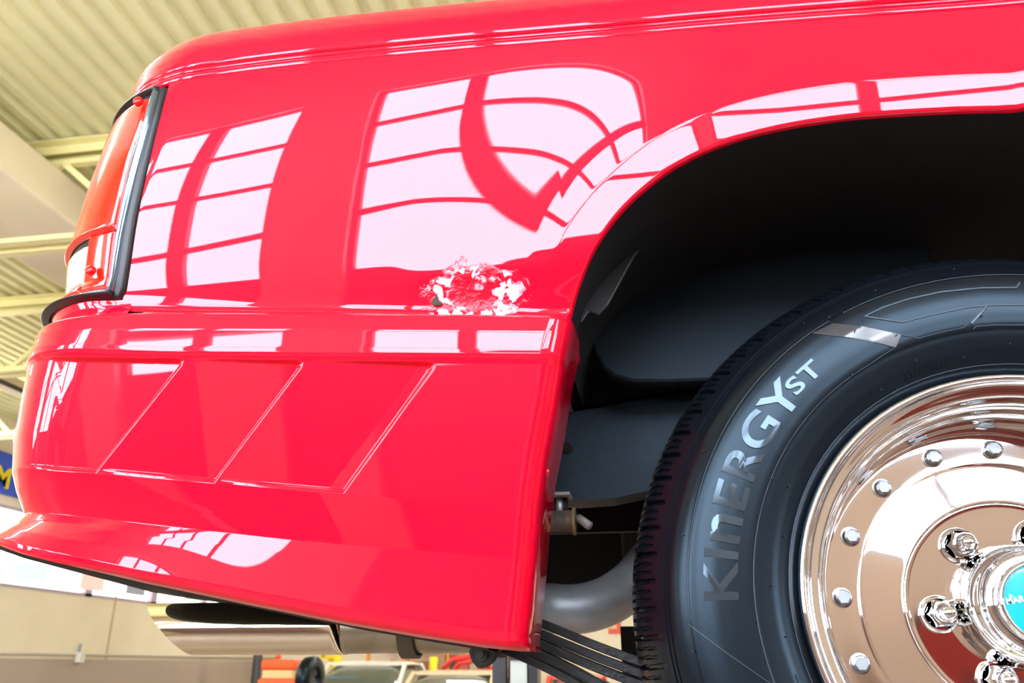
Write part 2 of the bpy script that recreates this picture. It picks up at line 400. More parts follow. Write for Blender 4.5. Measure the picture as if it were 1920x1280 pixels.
tt = np.concatenate([[0], np.cumsum(np.hypot(np.diff(AXp), np.diff(AZp)))])
ts = np.linspace(0, tt[-1], 120)
ax_ = smooth1(np.interp(ts, tt, AXp), 14); az_ = smooth1(np.interp(ts, tt, AZp), 14)
xm = ax_[-1]
AXl = np.concatenate([ax_, 2 * xm - ax_[-2::-1]]); AZl = np.concatenate([az_, az_[-2::-1]])
XA0, XA1 = AXl[0], AXl[-1]
_ti = np.arange(len(AXl)); _tf = np.linspace(0, len(AXl) - 1, 2400)
AXd = smooth1(np.interp(_tf, _ti, AXl), 30); AZd = smooth1(np.interp(_tf, _ti, AZl), 30)
def d_arch(x, z):
    x = np.asarray(x); z = np.asarray(z); sh = np.broadcast(x, z).shape
    X_ = np.broadcast_to(x, sh).ravel(); Z_ = np.broadcast_to(z, sh).ravel(); out = np.full(X_.shape, 9.)
    for i in range(0, len(X_), 4000):
        d = np.hypot(X_[i:i + 4000, None] - AXd[None], Z_[i:i + 4000, None] - AZd[None]); out[i:i + 4000] = d.min(1)
    return out.reshape(sh)
FX = np.array([0, .020, .032, .040, .055, .075, .105, .14, .2])
FY = np.array([.0118, .0142, .0152, .0143, .0118, .0085, .0035, .0, .0])
fd = np.linspace(0, .3, 400)
fy = np.where(fd < .034, .0285 - .0025 * (fd / .034), .0260 * (1 - np.clip((fd - .034) / .175, 0, 1)) ** 2.4); fy = smooth1(fy, 5)
def flA(x): t = np.clip((np.asarray(x) + .10) / .26, 0, 1); return .32 + .68 * t * t * (3 - 2 * t)
def flare(d): return np.interp(d, fd, fy)
def bbody(x, z):
    t = (z - zc_f(x)) / (zg_f(x) - zc_f(x))
    b = np.interp(t, tf, BT)
    b = b + TW * np.clip(x + .25, -.45, .32) * (z - .53)
    return b + flA(x) * flare(d_arch(x, z)) * (lambda t: t * t * (3 - 2 * t))(np.clip((z - zc_f(x)) / .08, 0, 1))
def bul(z): return bbody(np.full(np.shape(z), -.6), np.clip(z, zc_f(-.6), zg_f(-.6)))
# ---- silhouette of the tail -> corner start x_r(z)
RC = .13
sil = [(352, 70, .0), (330, 80, .003), (296, 108, .003), (272, 135, .003), (250, 165, .003), (234, 188, .010), (185, 300, .0085), (150, 400, .0085), (128, 480, .0085), (116, 560, .0135), (110, 598, -.001),
       (92, 618, .016), (75, 634, .022), (62, 657, .026), (45, 740, .0135), (27, 830, .002), (24, 880, -.004), (31, 920, -.012), (47, 960, -.022), (36, 985, -.012), (2, 1020, -.006)]
SZ_, SX_ = [], []
for px, py, b in sil:
    q = bp(px, py, 1.); rho = q[0]; cy = .8 + RC
    if py < 575: b = b + bul(q[2] * .82)
    xr = rho * cy + (RC + b) * math.sqrt(1 + rho * rho)
    # depth at tangency
    a = math.atan(-rho) if rho < 0 else 0
    yt = cy - (RC + b) * math.sin(math.atan2(1, -rho)) * 1.0
    SZ_.append(q[2] * (cy - (RC + b) * abs(rho) / math.sqrt(1 + rho * rho))); SX_.append(xr)
od = np.argsort(SZ_); SZ_ = np.array(SZ_)[od]; SX_ = np.array(SX_)[od]
ZXR_SK = (SZ_, SX_)
def xr_f(z): return np.interp(z, SZ_, SX_)

UE = .30
def place(u, z, b, xr=None, R=RC):
    """u: distance along the side from the corner start, negative = around the corner; b: outward offset"""
    u = np.asarray(u, float); z = np.asarray(z, float); x_r = xr_f(z) if xr is None else xr
    k = 1 + (-.60 - x_r) / UE
    a = np.clip(-u / R, 0, np.pi / 2); ex = np.maximum(-u - R * np.pi / 2, 0)
    xx = np.where(u >= UE, -.60 + u, x_r + np.maximum(u, 0) * k) - (R + b) * np.sin(a)
    yy = .8 + R - (R + b) * np.cos(a) + ex
    return np.stack([xx, yy, z + 0 * xx], -1)
def xof(u): return -.60 + np.maximum(u, -.02)
def fix(u, b, R=RC): return b
# ---- bedside panel
c_u = np.concatenate([np.linspace(0, .5, 240)[:-1], (AXl + .60)[::1]])
c_u = np.unique(np.concatenate([np.linspace(-.012, XA0 + .60 - .001, 250), AXl + .60, np.linspace(XA1 + .602, 2.6, 60)]))
# lamp edge (px) gives the panel's rear limit
def onb(px, py):
    y = .76
    for _ in range(6): q = bp(px, py, y); y = .8 - float(bul(np.array([q[2]]))[0])
    return bp(px, py, y)
def line(pts, y=.8): return np.array([onb(*p) for p in pts])
lampR = line([(313, 160), (300, 215), (285, 280), (268, 360), (255, 430), (245, 500), (238, 545), (232, 558)], .80)
def to_u(xl, z):
    xr = xr_f(z); k = 1 + (-.60 - xr) / UE; d = xl - xr; b = bul(z)
    return np.where(d >= 0, d / k, -RC * np.arcsin(np.clip(-d / (RC + b), 0, 1)))
def ulamp(z): return to_u(np.interp(z, lampR[::-1, 2], lampR[::-1, 0]), z)
tv = np.unique(np.concatenate([np.linspace(0, .1, 24), np.linspace(.1, .3, 34), np.linspace(.3, .93, 60), np.linspace(.93, 1, 10)]))
xx = xof(c_u)
zb = np.where((xx >= XA0) & (xx <= XA1), np.interp(xx, AXl, AZl), zc_f(xx)); zt = zg_f(xx)
Zg = zb[:, None] + (zt - zb)[:, None] * tv[None]
Ug = np.repeat(c_u[:, None], len(tv), 1)
# rear columns: squeeze onto the lamp edge
lz = onb(238, 556)[2]
wgt = np.clip(1 - (Ug + .012) / .12, 0, 1)
Ug = Ug + wgt * (np.where(Zg > lz, ulamp(np.maximum(Zg, lz)), ulamp(lz)) + .012)
Bg = bbody(xof(Ug), Zg)
# gentle dent behind the scraped patch
dc = bp(884, 552, .795)
ee = ((xof(Ug) - dc[0]) / .05) ** 2 + ((Zg - dc[2]) / .022) ** 2
Bg = Bg - .0045 * np.exp(-ee * 1.2) + .0015 * np.exp(-(((xof(Ug) - dc[0] - .01) / .06) ** 2 + ((Zg - dc[2] - .028) / .01) ** 2))
M_crk = crinkle_material()
PB = place(Ug, Zg, Bg)
bed = MB().grid(up(PB)).build('bed_side', M_crk, TR)
# lower return around the arch (inner lip), rolled under
rows = []
edge = PB[(c_u >= XA0 + .60 - 1e-6) & (c_u <= XA1 + .60 + 1e-6), 0]
cen = np.array([CX, 0, CZ + .05])
inn = cen - edge; inn[:, 1] = 0; inn /= np.linalg.norm(inn, axis=1)[:, None]
for di, dy in ((0, 0), (.0015, .001), (.0030, .004), (.0035, .008)):
    r = edge + inn * di; r[:, 1] += dy; rows.append(r)
MB().grid(up(np.array(rows))).build('arch_lip', M_red, TR)
rows = []
for di, dy in ((.0030, .0078), (.0, .02), (-.002, .05), (-.004, .10)):
    r = edge + inn * di; r[:, 1] += dy; rows.append(r)
MB().grid(up(np.array(rows))).build('arch_inner_lip', M_dark, TR)
# shoulder strip under the tail lamp, around the corner
uu = np.linspace(-RC * np.pi / 2 - 1.6, ulamp(lz) + .004, 160)
uu = np.concatenate([np.linspace(-RC * np.pi / 2 - 1.6, -RC * np.pi / 2, 8)[:-1], np.linspace(-RC * np.pi / 2, ulamp(lz) + .003, 60)])
zz = np.linspace(0, 1, 24); z_lo, z_hi = onb(238, 600)[2], onb(238, 556)[2] + .002
Zs = z_lo + (z_hi - z_lo) * zz[None] + 0 * uu[:, None]; Us = uu[:, None] + 0 * Zs
Bs = .004 * np.sin(np.pi * zz[None]) ** .6 + np.interp(zz, [0, .1, .3, 1], [.012, .004, 0, .003])[None] * 1.0 + bbody(np.full_like(Zs, -.59), Zs) * .8 + 0 * Us
Bs = np.interp(zz, [0, .12, .3, .6, .9, 1], [.006, .001, .003, .0075, .0085, .004])[None] + 0 * Us
Bs = Bs * np.clip(-Us / .03 + .3, 0, 1) + bul(Zs) * np.clip(1 - (-Us / .03 + .3), 0, 1)
MB().grid(up(place(Us, Zs, Bs))).build('lamp_shoulder', M_red, TR)

# ---- groove molding and bed rail cap
ucol = np.concatenate([np.linspace(-RC * np.pi / 2 - 1.6, -RC * np.pi / 2, 8)[:-1], np.linspace(-RC * np.pi / 2, 0, 30)[:-1], np.linspace(0, 2.6, 150)])
def strip(name, prof, material, zf, ucol=ucol, parent=TR, bb=None):
    """prof: (height above zf, outward offset)"""
    Zs = zf(xof(ucol))[:, None] + np.array([p[0] for p in prof])[None]; Us = ucol[:, None] + 0 * Zs
    b0 = BT[-1] if bb is None else bb
    bz = bbody(np.maximum(xof(ucol), -.6), zf(np.maximum(xof(ucol), -.6)) - .004)[:, None]
    return MB().grid(up(place(Us, Zs, bz + np.array([p[1] for p in prof])[None]))).build(name, material, parent)
strip('side_molding', [(-.003, -.003), (-.0022, -.0002), (-.001, .0008), (.0042, .0024), (.0052, .0018), (.0060, .0006), (.0068, .0009), (.0074, .0018), (.0110, .0030), (.0118, .0024), (.0122, .0008), (.0123, -.006)], M_red, zg_f)
strip('molding_gap', [(.0120, -.004), (.0132, -.005), (.0142, -.004), (.0146, .0)], M_blackp, zg_f)
rail_h = np.array([bp(px, py, .765) for px, py in [(400, 63), (450, 58), (650, 38), (960, 2), (1000, -3)]])
rt = float(np.mean(rail_h[:, 2] - zg_f(rail_h[:, 0])))
hh = rt - .0140
prof = [(.0140, -.004), (.0141, .0005), (.0153, .0022), (.0140 + hh * .15, .0030), (.0140 + hh * .3, .0030), (.0140 + hh * .5, .0018), (.0140 + hh * .7, -.0015), (.0140 + hh * .85, -.006), (.0140 + hh * .94, -.011), (.0140 + hh, -.020), (.0140 + hh * 1.03, -.035), (.0140 + hh * 1.04, -.06)]
def fineprof(pr, n=40):
    a = np.array(pr); t = np.concatenate([[0], np.cumsum(np.hypot(*np.diff(a, axis=0).T))]); s = np.linspace(0, t[-1], n); return list(zip(smooth1(np.interp(s, t, a[:, 0]), 1), smooth1(np.interp(s, t, a[:, 1]), 1)))
strip('bed_rail', fineprof(prof), M_red, zg_f)
tz = zg_f(np.array([0.]))[0] + rt + H0
MB().box((.65, 1.62, tz - .01), (2.55, 1.66, .02)).build('tonneau_cover', M_red, TR, smooth=False)

# ---- tail lamp, wrapping the corner
zL1, zL0 = onb(300, 163)[2] + .001, onb(232, 562)[2]
def lamp_patch(name, material, ua, ub, za, zb_, b, n=70, m=60, edge=.0015, parent=None):
    """ua, ub: functions of z or numbers; za, zb_: functions of fraction across; b offset with rolled edges"""
    s = np.linspace(0, 1, n); t = np.linspace(0, 1, m)
    s = .5 - .5 * np.cos(s * np.pi); t = .5 - .5 * np.cos(t * np.pi)
    Zs = za + (zb_ - za) * t[None] + 0 * s[:, None]
    A = ua(Zs) if callable(ua) else ua; B = ub(Zs) if callable(ub) else ub
    Us = A + (B - A) * s[:, None]
    wS = (B - A) * np.minimum(s, 1 - s)[:, None]; hS = (zb_ - za) * np.minimum(t, 1 - t)[None]
    e = np.minimum(wS, hS); Bs = b - .007 * np.clip(1 - e / .004, 0, 1) ** 2
    # body bulge under the lamp
    Bs = Bs + bul(Zs) + 0 * Us
    return MB().grid(up(place(Us, Zs, Bs))).build(name, material, parent or TR)
def fx(px_pts):
    q = line(px_pts)
    def g(z):
        return to_u(np.interp(z, q[::-1, 2], q[::-1, 0]), z)
    return g
uL = -RC * np.pi / 2 - .10
e_out = ulamp
e_chr1 = fx([(300, 166), (286, 230), (268, 300), (248, 390), (236, 450), (225, 520), (217, 552)])
e_chr0 = fx([(287, 170), (272, 230), (250, 300), (232, 390), (221, 450), (213, 520), (207, 545)])
TL = lamp_patch('tail_lamp', M_blackp, uL, e_out, zL0 - .001, zL1, .0045)
lens_top, lens_bot = onb(275, 182)[2], onb(210, 545)[2]
M_lens = mat('red lens', (.95, .02, .005), .12, coat=1., spec=.6)
M_lens.node_tree.nodes['Principled BSDF'].inputs['Transmission Weight'].default_value = 0
zdiv = onb(215, 430)[2]
lamp_patch('red_lens', M_lens, uL + .01, e_chr0, zdiv, lens_top, .0085, parent=TL)
lamp_patch('lens_divider', M_lens, uL + .005, e_chr0, zdiv - .004, zdiv + .004, .0125, m=14, parent=TL)
M_clear = mat('clear reverse lens', (.80, .78, .72), .12, coat=1., var=.25, vscale=90, vcol=(.55, .50, .42))
uclear = fx([(165, 430), (160, 470), (152, 545)])
lamp_patch('reverse_lens', M_clear, uL + .01, uclear, lens_bot + .012, zdiv - .012, .0083, parent=TL)
lamp_patch('lower_red_lens', M_lens, uclear, e_chr0, lens_bot, zdiv - .003, .0085, parent=TL)
lamp_patch('lens_base', M_lens, uL + .01, uclear, lens_bot, lens_bot + .013, .0084, m=16, parent=TL)
lamp_patch('chrome_strip', mat('blue reflection chrome', (.34, .55, .74), .14, metal=1.), e_chr0, e_chr1, lens_bot - .004, lens_top + .014, .0098, n=16, parent=TL)  # blue of a reflection painted into the strip's chrome colour
lamp_patch('bright_bead', mat('bright bead', (.8, .8, .84), .12, metal=1.), uL + .005, e_chr0, lens_bot - .005, lens_bot - .001, .0112, m=12, parent=TL)
lamp_patch('bezel_rib', M_blackp, uL + .005, e_chr1, zL0 + .001, zL0 + .009, .0135, m=14, parent=TL)
lamp_patch('top_rib', M_blackp, uL + .005, e_chr1, lens_top + .006, lens_top + .015, .0110, m=14, parent=TL)
for (px, py) in ((180, 514), (268, 200)):
    c = onb(px, py); c[1] -= .004
    MB().lathe([(0, -.0025), (.0035, -.0022), (.0058, -.0005), (.0062, .004)], (c[0], c[1] - .008, c[2] + H0), 24).build('lens_screw', mat('red screw cap', (.8, .005, .005), .25), TL)

# ---- ground effects skirt
y_sk = .785
top_l = line([(118, 596), (600, 594), (1060, 598)], .79)
r_edge = [(1066, 600), (1052, 662), (1033, 760), (1012, 850), (997, 940), (985, 1040), (974, 1130), (966, 1192)]
L_v = {  # feature lines: pixel polylines from rear to front
    0: [(95, 592), (300, 583), (600, 584), (1064, 590)],
    1: [(64, 660), (300, 662), (600, 664), (1051, 667)],
    2: [(30, 880), (180, 889), (400, 906), (640, 925), (820, 940), (1002, 952)],
    3: [(46, 960), (240, 978), (450, 1000), (640, 1020), (978, 1046)],
    4: [(2, 1020), (60, 1042), (250, 1090), (440, 1130), (640, 1170), (780, 1194), (900, 1213), (968, 1220)]}
# offsets of the side surface at those lines (rear, front)
B_v = {0: (.008, .008), 1: (.030, .030), 2: (-.004, -.006), 3: (-.022, -.014), 4: (.004, -.028)}
lines = {}
for k_, pts in L_v.items():
    n = len(pts); fr = [(p[0] - pts[0][0]) / (pts[-1][0] - pts[0][0]) for p in pts]
    lines[k_] = np.array([bp(*p, .8 - (B_v[k_][0] * (1 - f) + B_v[k_][1] * f) + max(0, (90 - p[0]) / 90) * .045) for p, f in zip(pts, fr)])
def zl(k_, x): return np.interp(x, lines[k_][:, 0], lines[k_][:, 2])
XSE = -.08
cs = np.concatenate([np.linspace(-RC * np.pi / 2 - 1.55, -RC * np.pi / 2, 24)[:-1], np.linspace(-RC * np.pi / 2, 0, 70)[:-1], np.linspace(0, 1, 480)])
redge = np.array([bp(*p, .79) for p in r_edge])
# rows
vt = np.concatenate([np.linspace(0, 1, 50)[:-1], np.linspace(1, 2, 260)[:-1], np.linspace(2, 3, 50)[:-1], np.linspace(3, 4, 80)])
def skirt_z(x, v):
    zs = np.array([zl(k_, x) for k_ in range(5)]); i = np.clip(np.floor(v).astype(int), 0, 3); f = v - i
    return zs[i, np.arange(len(v))] if False else zs[i] * (1 - f) + zs[i + 1] * f
nC, nV = len(cs), len(vt)
Zk = np.zeros((nC, nV)); Uk = np.zeros((nC, nV)); Bk = np.zeros((nC, nV)); Pk = np.zeros((nC, nV, 3))
# vertical profile templates: offset along v
def prof_b(v, f, fr):
    """f: 0 rear .. 1 front along the side"""
    b0 = np.interp(v, [0, .05, .12, .2, .5, .85, .95, 1.0, 1.04], [-.012, .004, .0205, .0262, .0275, .0272, .0265, .0245, .0218])
    t = np.clip((v - 1.04) / .96, 0, 1)
    b2 = -.004 * (1 - f) - .006 * f
    face = .0218 + (b2 - .0218) * t
    b = np.where(v <= 1.04, b0, face)
    b3 = -.022 * (1 - f) + -.0165 * f
    t = np.clip(v - 2, 0, 1); low = b2 + (b3 - b2) * (t if True else t)
    b = np.where(v > 2, low, b)
    b4 = .006 * np.exp(-((f) / .22) ** 2) + (-.019 - .006 * f) * (1 - np.exp(-((f) / .22) ** 2))
    t = np.clip(v - 3, 0, 1)
    lip = b3 + (b4 - b3) * np.interp(t, [0, .2, .5, .8, 1], [0, .30, .68, .97, 1.]) - np.interp(t, [0, .80, .90, .96, 1], [0, 0, .003, .009, .02]) * np.clip(f / .15, .25, 1)
    return np.where(v > 3, lip, b)
# gill recesses, laid out on the face
G_lines = [((343, 682), (180, 887)), ((564, 690), (401, 907)), ((812, 692), (644, 926))]
def gill(px, py):
    dep = np.zeros_like(px)
    topy = np.interp(px, [60, 340, 560, 820], [667, 671, 674, 677])
    boty = np.interp(px, [30, 180, 400, 644], [880, 888, 907, 926]) - 1
    for i, ((x1, y1), (x2, y2)) in enumerate(G_lines):
        L_ = math.hypot(x2 - x1, y2 - y1); nx, ny = (y1 - y2) / L_, (x2 - x1) / L_
        dr = ((px - x1) * nx + (py - y1) * ny); dr = dr if nx < 0 else -dr        # >0 left of the line
        if i == 0: dl = (px - 42) ; wd = 60.
        else:
            (a1, b1), (a2, b2_) = G_lines[i - 1]; Lp = math.hypot(a2 - a1, b2_ - b1); mx, my = (b1 - b2_) / Lp, (a2 - a1) / Lp
            s = ((px - a1) * mx + (py - b1) * my); dl = -s if mx < 0 else s; wd = 170.
        dt = py - topy; db = boty - py
        # rounded top right corner
        r = 16.; cx_, cy_ = r - dr, r - dt
        dc_ = np.where((cx_ > 0) & (cy_ > 0), r - np.hypot(cx_, cy_), np.minimum(dr, dt))
        dmin = np.minimum(dc_, db)
        m_ = np.where((dt < dr) & (dt < db), np.interp(dmin, [0, .8, 4.0, 5.5], [0, .06, .94, 1.]), np.interp(dmin, [0, 1.2, 6, 8, 10.5, 12], [0, .03, .20, .55, .95, 1.]))
        if i == 0: ramp = np.clip(dl / wd, 0, 1)
        else: ramp = np.clip(dl / wd, 0, 1) ; 
        inside = (dl > 0)
        dep = np.where(inside, np.maximum(dep, m_ * ramp), dep)
    return dep
def skirt_rows(x):
    z_ = np.zeros(nV)
    for k_ in range(4):
        m_ = (vt >= k_) & (vt <= k_ + 1); f_ = vt[m_] - k_
        z_[m_] = zl(k_, x[m_]) * (1 - f_) + zl(k_ + 1, x[m_]) * f_
    return z_
for i, c in enumerate(cs):
    if i == 0: z = skirt_rows(np.full(nV, -.62)); 
    b = prof_b(vt, max(c, 0.), 0)
    for it in range(5):
        xr = xr_f(z)
        if c < 0:
            a = min(-c / RC, math.pi / 2); x = xr - (RC + b) * math.sin(a)
        else:
            xe = np.interp(z, redge[::-1, 2], redge[::-1, 0]); x = xr + (xe - xr) * c
        z = .5 * z + .5 * skirt_rows(x)
    if c < 0:
        P_ = place(np.full(nV, c), z, b, xr=xr)
        Pk[i] = P_
    else: Pk[i] = np.stack([x, .8 - b, z], -1)
# recess the gills
pxs, pys = pj(Pk[..., 0], Pk[..., 1], Pk[..., 2])
G = gill(pxs, pys); G[cs < -.10] = 0
Pk[..., 1] += .0095 * G * np.clip(1 + np.minimum(cs, 0) / .10, 0, 1)[:, None]
# front vertical edge rolls inward
kf = np.clip((cs - .965) / .035, 0, 1)[:, None]
Pk[..., 1] += .010 * kf ** 2
SK = MB().grid(up(Pk)).build('ground_effects_skirt', M_red, TR)
# its return flange in the wheel opening
e0 = Pk[-1]; fl = []
for dx, dy in ((0, 0), (.0025, .003), (.004, .010), (.0045, .025), (.004, .05), (.002, .075), (.0, .13)):
    r = e0.copy(); r[:, 0] += dx; r[:, 1] += dy; fl.append(r)
MB().grid(up(np.array(fl))).build('skirt_return', M_red, TR)
for (px, py) in ((1063, 626), (1017, 884)):
    c = bp(px, py, .83); MB().lathe([(0, -.003), (.003, -.002), (.0042, .001), (.0042, .006)], (c[0], c[1], c[2] + H0), 12, R=Matrix.Rotation(math.radians(-70), 3, 'Z')).build('skirt_screw', M_red, TR)
# dark inner pan under the lip
low = Pk[:, -1]; pan = []
nrm_in = np.zeros_like(low)
for i, c in enumerate(cs):
    a = np.clip(-c / RC, 0, np.pi / 2) if c < 0 else 0; nrm_in[i] = (math.sin(a), math.cos(a), 0)
for di, dz in ((.0005, .001), (.004, -.001), (.012, -.002), (.05, -.003), (.10, .004), (.16, .03), (.19, .09), (.20, .20)):
    r = low + nrm_in * di; r[:, 2] += dz - .022 * np.clip((-cs - .14) / .35, 0, 1) * min(1, di / .012); pan.append(r)
MB().grid(up(np.array(pan)[:, cs <= .93])).build('roll_pan', M_dark, TR)

# ---- wheel housing and underbody
cen2 = np.array([CX, CZ + .02])
hs = []
h0 = edge + inn * .003; h0[:, 1] += .0078; hs.append(h0)
for yy, sc_, dz in ((.85, 1.005, 0), (.90, 1.02, 0), (1.0, 1.03, 0), (1.2, 1.02, 0), (1.42, .96, 0), (1.46, .8, 0), (1.46, .3, 0), (1.46, 0, 0)):
    e = np.array([[cen2[0] + (x - cen2[0]) * sc_, yy, cen2[1] + (z - cen2[1]) * sc_] for x, z in zip(AXl, AZl)]); hs.append(e)
MB().grid(up(np.array(hs))).build('wheel_housing', M_dark, TR)
M_liner = mat('inner liner', (.006, .0075, .009), .5, spec=.25, tint=(.6, .8, 1.), bump=.2, bscale=200)  # tint colours the liner's reflections blue, as if under bluish light
# inner fender plate with the rounded lower corner
def pxpoly(pts, y): return [W(px, py, y) for px, py in pts]
pl = [(1098, 588), (1104, 625), (1112, 658), (1128, 688), (1150, 706), (1185, 716), (1250, 717), (1330, 714), (1480, 700), (1750, 690), (1750, 300), (1480, 300), (1270, 330), (1150, 480)]
o = MB().prism(pxpoly(pl, 1.06), (0, .025, 0)).build('inner_fender', M_liner, TR, smooth=False); bevel(o, .005)
# torn flange strip along the rear of the housing
fl = [(1210, 365), (1243, 402), (1225, 430), (1190, 480), (1160, 535), (1140, 572), (1122, 591), (1104, 585), (1088, 608), (1082, 575), (1092, 545), (1118, 500), (1150, 450)]
o = MB().prism(pxpoly(fl, .92), (0, .006, 0)).build('housing_flange', mat('flange black', (.022, .024, .025), .45, bump=.3, bscale=120), TR, smooth=False); bevel(o, .002)
# thin brace behind the skirt edge
MB().bar(W(1046, 690, .98), W(1066, 775, .98), .01, .012).build('brace', M_liner, TR, smooth=False)
MB().bar(W(1016, 925, .90), W(1000, 1165, .90), .006, .016, up=(0, 1, 0)).build('flange_bracket', mat('grey bracket', (.22, .22, .21), .6, bump=.3, bscale=150), TR, smooth=False)
# frame rail (kick up over the axle)
M_frame = mat('frame paint', (.018, .025, .032), .55, spec=.3, tint=(.6, .8, 1.), bump=.35, bscale=90, var=.25, vscale=30, bdist=.002)  # tint puts a blue cast of reflected light into the frame paint
fr_top = [(900, 768), (1040, 766), (1085, 764), (1130, 757), (1190, 744), (1310, 728), (1420, 726), (1560, 760)]
fr_bot = [(1560, 925), (1420, 905), (1320, 900), (1215, 913), (1150, 927), (1080, 932), (1010, 928), (900, 925)]
yR = 1.15
poly = fr_top + fr_bot
mb = MB().prism(pxpoly(poly, yR), (0, .006, 0))
tp = pxpoly(fr_top, yR); bt = pxpoly(fr_bot, yR)
for seq in (tp, bt):
    for a, b in zip(seq[:-1], seq[1:]): mb.add([a, b, b + Vector((0, .06, 0)), a + Vector((0, .06, 0)), a - Vector((0, 0, .005)), b - Vector((0, 0, .005)), b + Vector((0, .06, -.005)), a + Vector((0, .06, -.005))], [(0, 1, 2, 3), (7, 6, 5, 4), (0, 4, 5, 1), (3, 2, 6, 7)])
# hidden forward and rearward runs
zt_, zb_ = tp[-1].z, bt[0].z
rail = mb.build('frame_rail', M_frame, TR, smooth=False)
MB().box((1.35, yR + .03, H0 + .27), (1.75, .07, .13)).build('frame_rail', M_frame, TR, smooth=False)
MB().box((.75, 2.15, H0 + .27), (2.9, .07, .13)).build('frame_rail', M_frame, TR, smooth=False)
c = W(1062, 841, yR - .0012)
MB().lathe([(0, 0), (.0088, 0), (.0088, .001)], c, 28).build('frame_hole', mat('hole shade', (.008, .005, .004), .9), TR)  # flat dark disc, the shade inside the hole painted on
# bed floor, bed front wall, opposite side, tailgate backing
MB().box((.75, 1.98, H0 + .47), (2.6, 1.0, .03)).build('bed_floor', M_dark, TR, smooth=False)
MB().box((.85, 2.50, H0 + .50), (2.3, .04, .54)).build('far_bed_side', M_red, TR, smooth=False)
MB().box((1.98, 1.62, H0 + .42), (.04, 1.7, .70)).build('bed_front_wall', M_red, TR, smooth=False)
MB().box((-.545, 1.72, H0 + .58), (.05, 1.45, .38)).build('tailgate_inner', M_dark, TR, smooth=False)
MB().box((-.45, 1.75, H0 + .30), (.06, 1.2, .16)).build('rear_crossmember', M_dark, TR, smooth=False)
MB().box((.05, 1.72, H0 + .28), (.05, 1.0, .22)).build('crossmember', M_dark, TR, smooth=False)
o = MB().box((.30, 1.80, H0 + .26), (.70, .50, .24)).build('fuel_tank', M_dark, TR, smooth=False); bevel(o, .04, 3)
o = MB().box((-.16, 2.02, H0 + .27), (.34, .10, .26)).build('spare_wheel_carrier', M_dark, TR, smooth=False); bevel(o, .02, 3)
MB().box((-.25, 1.42, H0 + .38), (.66, .02, .34)).build('inner_bed_panel', M_dark, TR, smooth=False)
# lower front body edge beyond the arch
MB().box((1.42, .86, H0 + .30), (1.05, .1, .14)).build('rocker', M_red, TR, smooth=False)
# shackle hanger under the frame: rusty clamp
HG = MB().lathe([(0, -.022), (.0145, -.022), (.0145, .022), (0, .022)], W(1049, 977, 1.12), 24, R=Matrix.Rotation(math.radians(90), 3, 'Z')).build('hanger_bushing', mat('rusty steel', (.20, .11, .06), .7, var=.6, vscale=60, vcol=(.07, .06, .055)), TR, smooth=True)
bpy_mesh_sharp(HG.data, 40)
for px in (1026, 1077):
    MB().lathe([(0, -.002), (.0185, -.002), (.0185, .002), (0, .002)], W(px, 977, 1.12), 24, R=Matrix.Rotation(math.radians(90), 3, 'Z')).build('clamp_ring', mat('brass rust', (.24, .17, .06), .5), HG, smooth=False)
MB().box(W(1047, 930, 1.12), (.034, .04, .004)).build('hanger_plate', mat('pale steel', (.35, .33, .30), .5), TR, smooth=False)
MB().tube([W(1049, 932, 1.12), W(1049, 968, 1.12)], .005, 12).build('hanger_bolt', mat('zinc', (.55, .55, .53), .4, metal=.6), TR)
MB().box(W(1049, 945, 1.13), (.022, .02, .016)).build('hanger_block', M_dark, TR, smooth=False)
MB().tube([W(1084, 970, 1.11), W(1106, 986, 1.10)], .006, 6).build('bolt_end', mat('pale steel', (.35, .33, .30), .5), TR)
# leaf spring pack
M_leaf = mat('spring leaf paint', (.007, .009, .012), .38, spec=.4, bump=.4, bscale=120, bdist=.0015)
def leaf(p0s, th, i):
    n = 40; pts = [W(px, py, 1.10) for px, py in p0s]
    t = np.linspace(0, 1, n); A = np.array([tuple(p) for p in pts]); tt_ = np.concatenate([[0], np.cumsum(np.linalg.norm(np.diff(A, axis=0), axis=1))]); tt_ /= tt_[-1]
    C = np.stack([np.interp(t, tt_, A[:, k]) for k in range(3)], -1)
    for k in range(3): C[:, k] = smooth1(C[:, k], 30)
    P = np.zeros((n, 4, 3)); 
    for j, (dy, dz) in enumerate(((0, 0), (0, -th), (.06, -th), (.06, 0))): P[:, j] = C + np.array([0, dy, dz])
    mb = MB().grid(P, cv=True); mb.add([P[0, k] for k in range(4)], [(0, 1, 2, 3)]); mb.add([P[-1, k] for k in range(4)], [(3, 2, 1, 0)])
    o = mb.build('spring_leaf', M_leaf, TR, smooth=False); bevel(o, .0012)
leaf([(900, 1120), (1000, 1150), (1080, 1187), (1140, 1211), (1200, 1232), (1300, 1262), (1500, 1310)], .0118, 0)
leaf([(900, 1140), (1000, 1171), (1080, 1209), (1140, 1232), (1200, 1254), (1300, 1286), (1500, 1335)], .0112, 1)
leaf([(950, 1172), (1000, 1191), (1080, 1229), (1140, 1252), (1200, 1275), (1300, 1308), (1500, 1360)], .0112, 2)
leaf([(950, 1190), (1000, 1209), (1060, 1240), (1120, 1274), (1180, 1303), (1300, 1340), (1500, 1385)], .0112, 3)
leaf([(895, 1192), (1000, 1228), (1060, 1262), (1120, 1297), (1180, 1327), (1300, 1362), (1500, 1410)], .0105, 4)
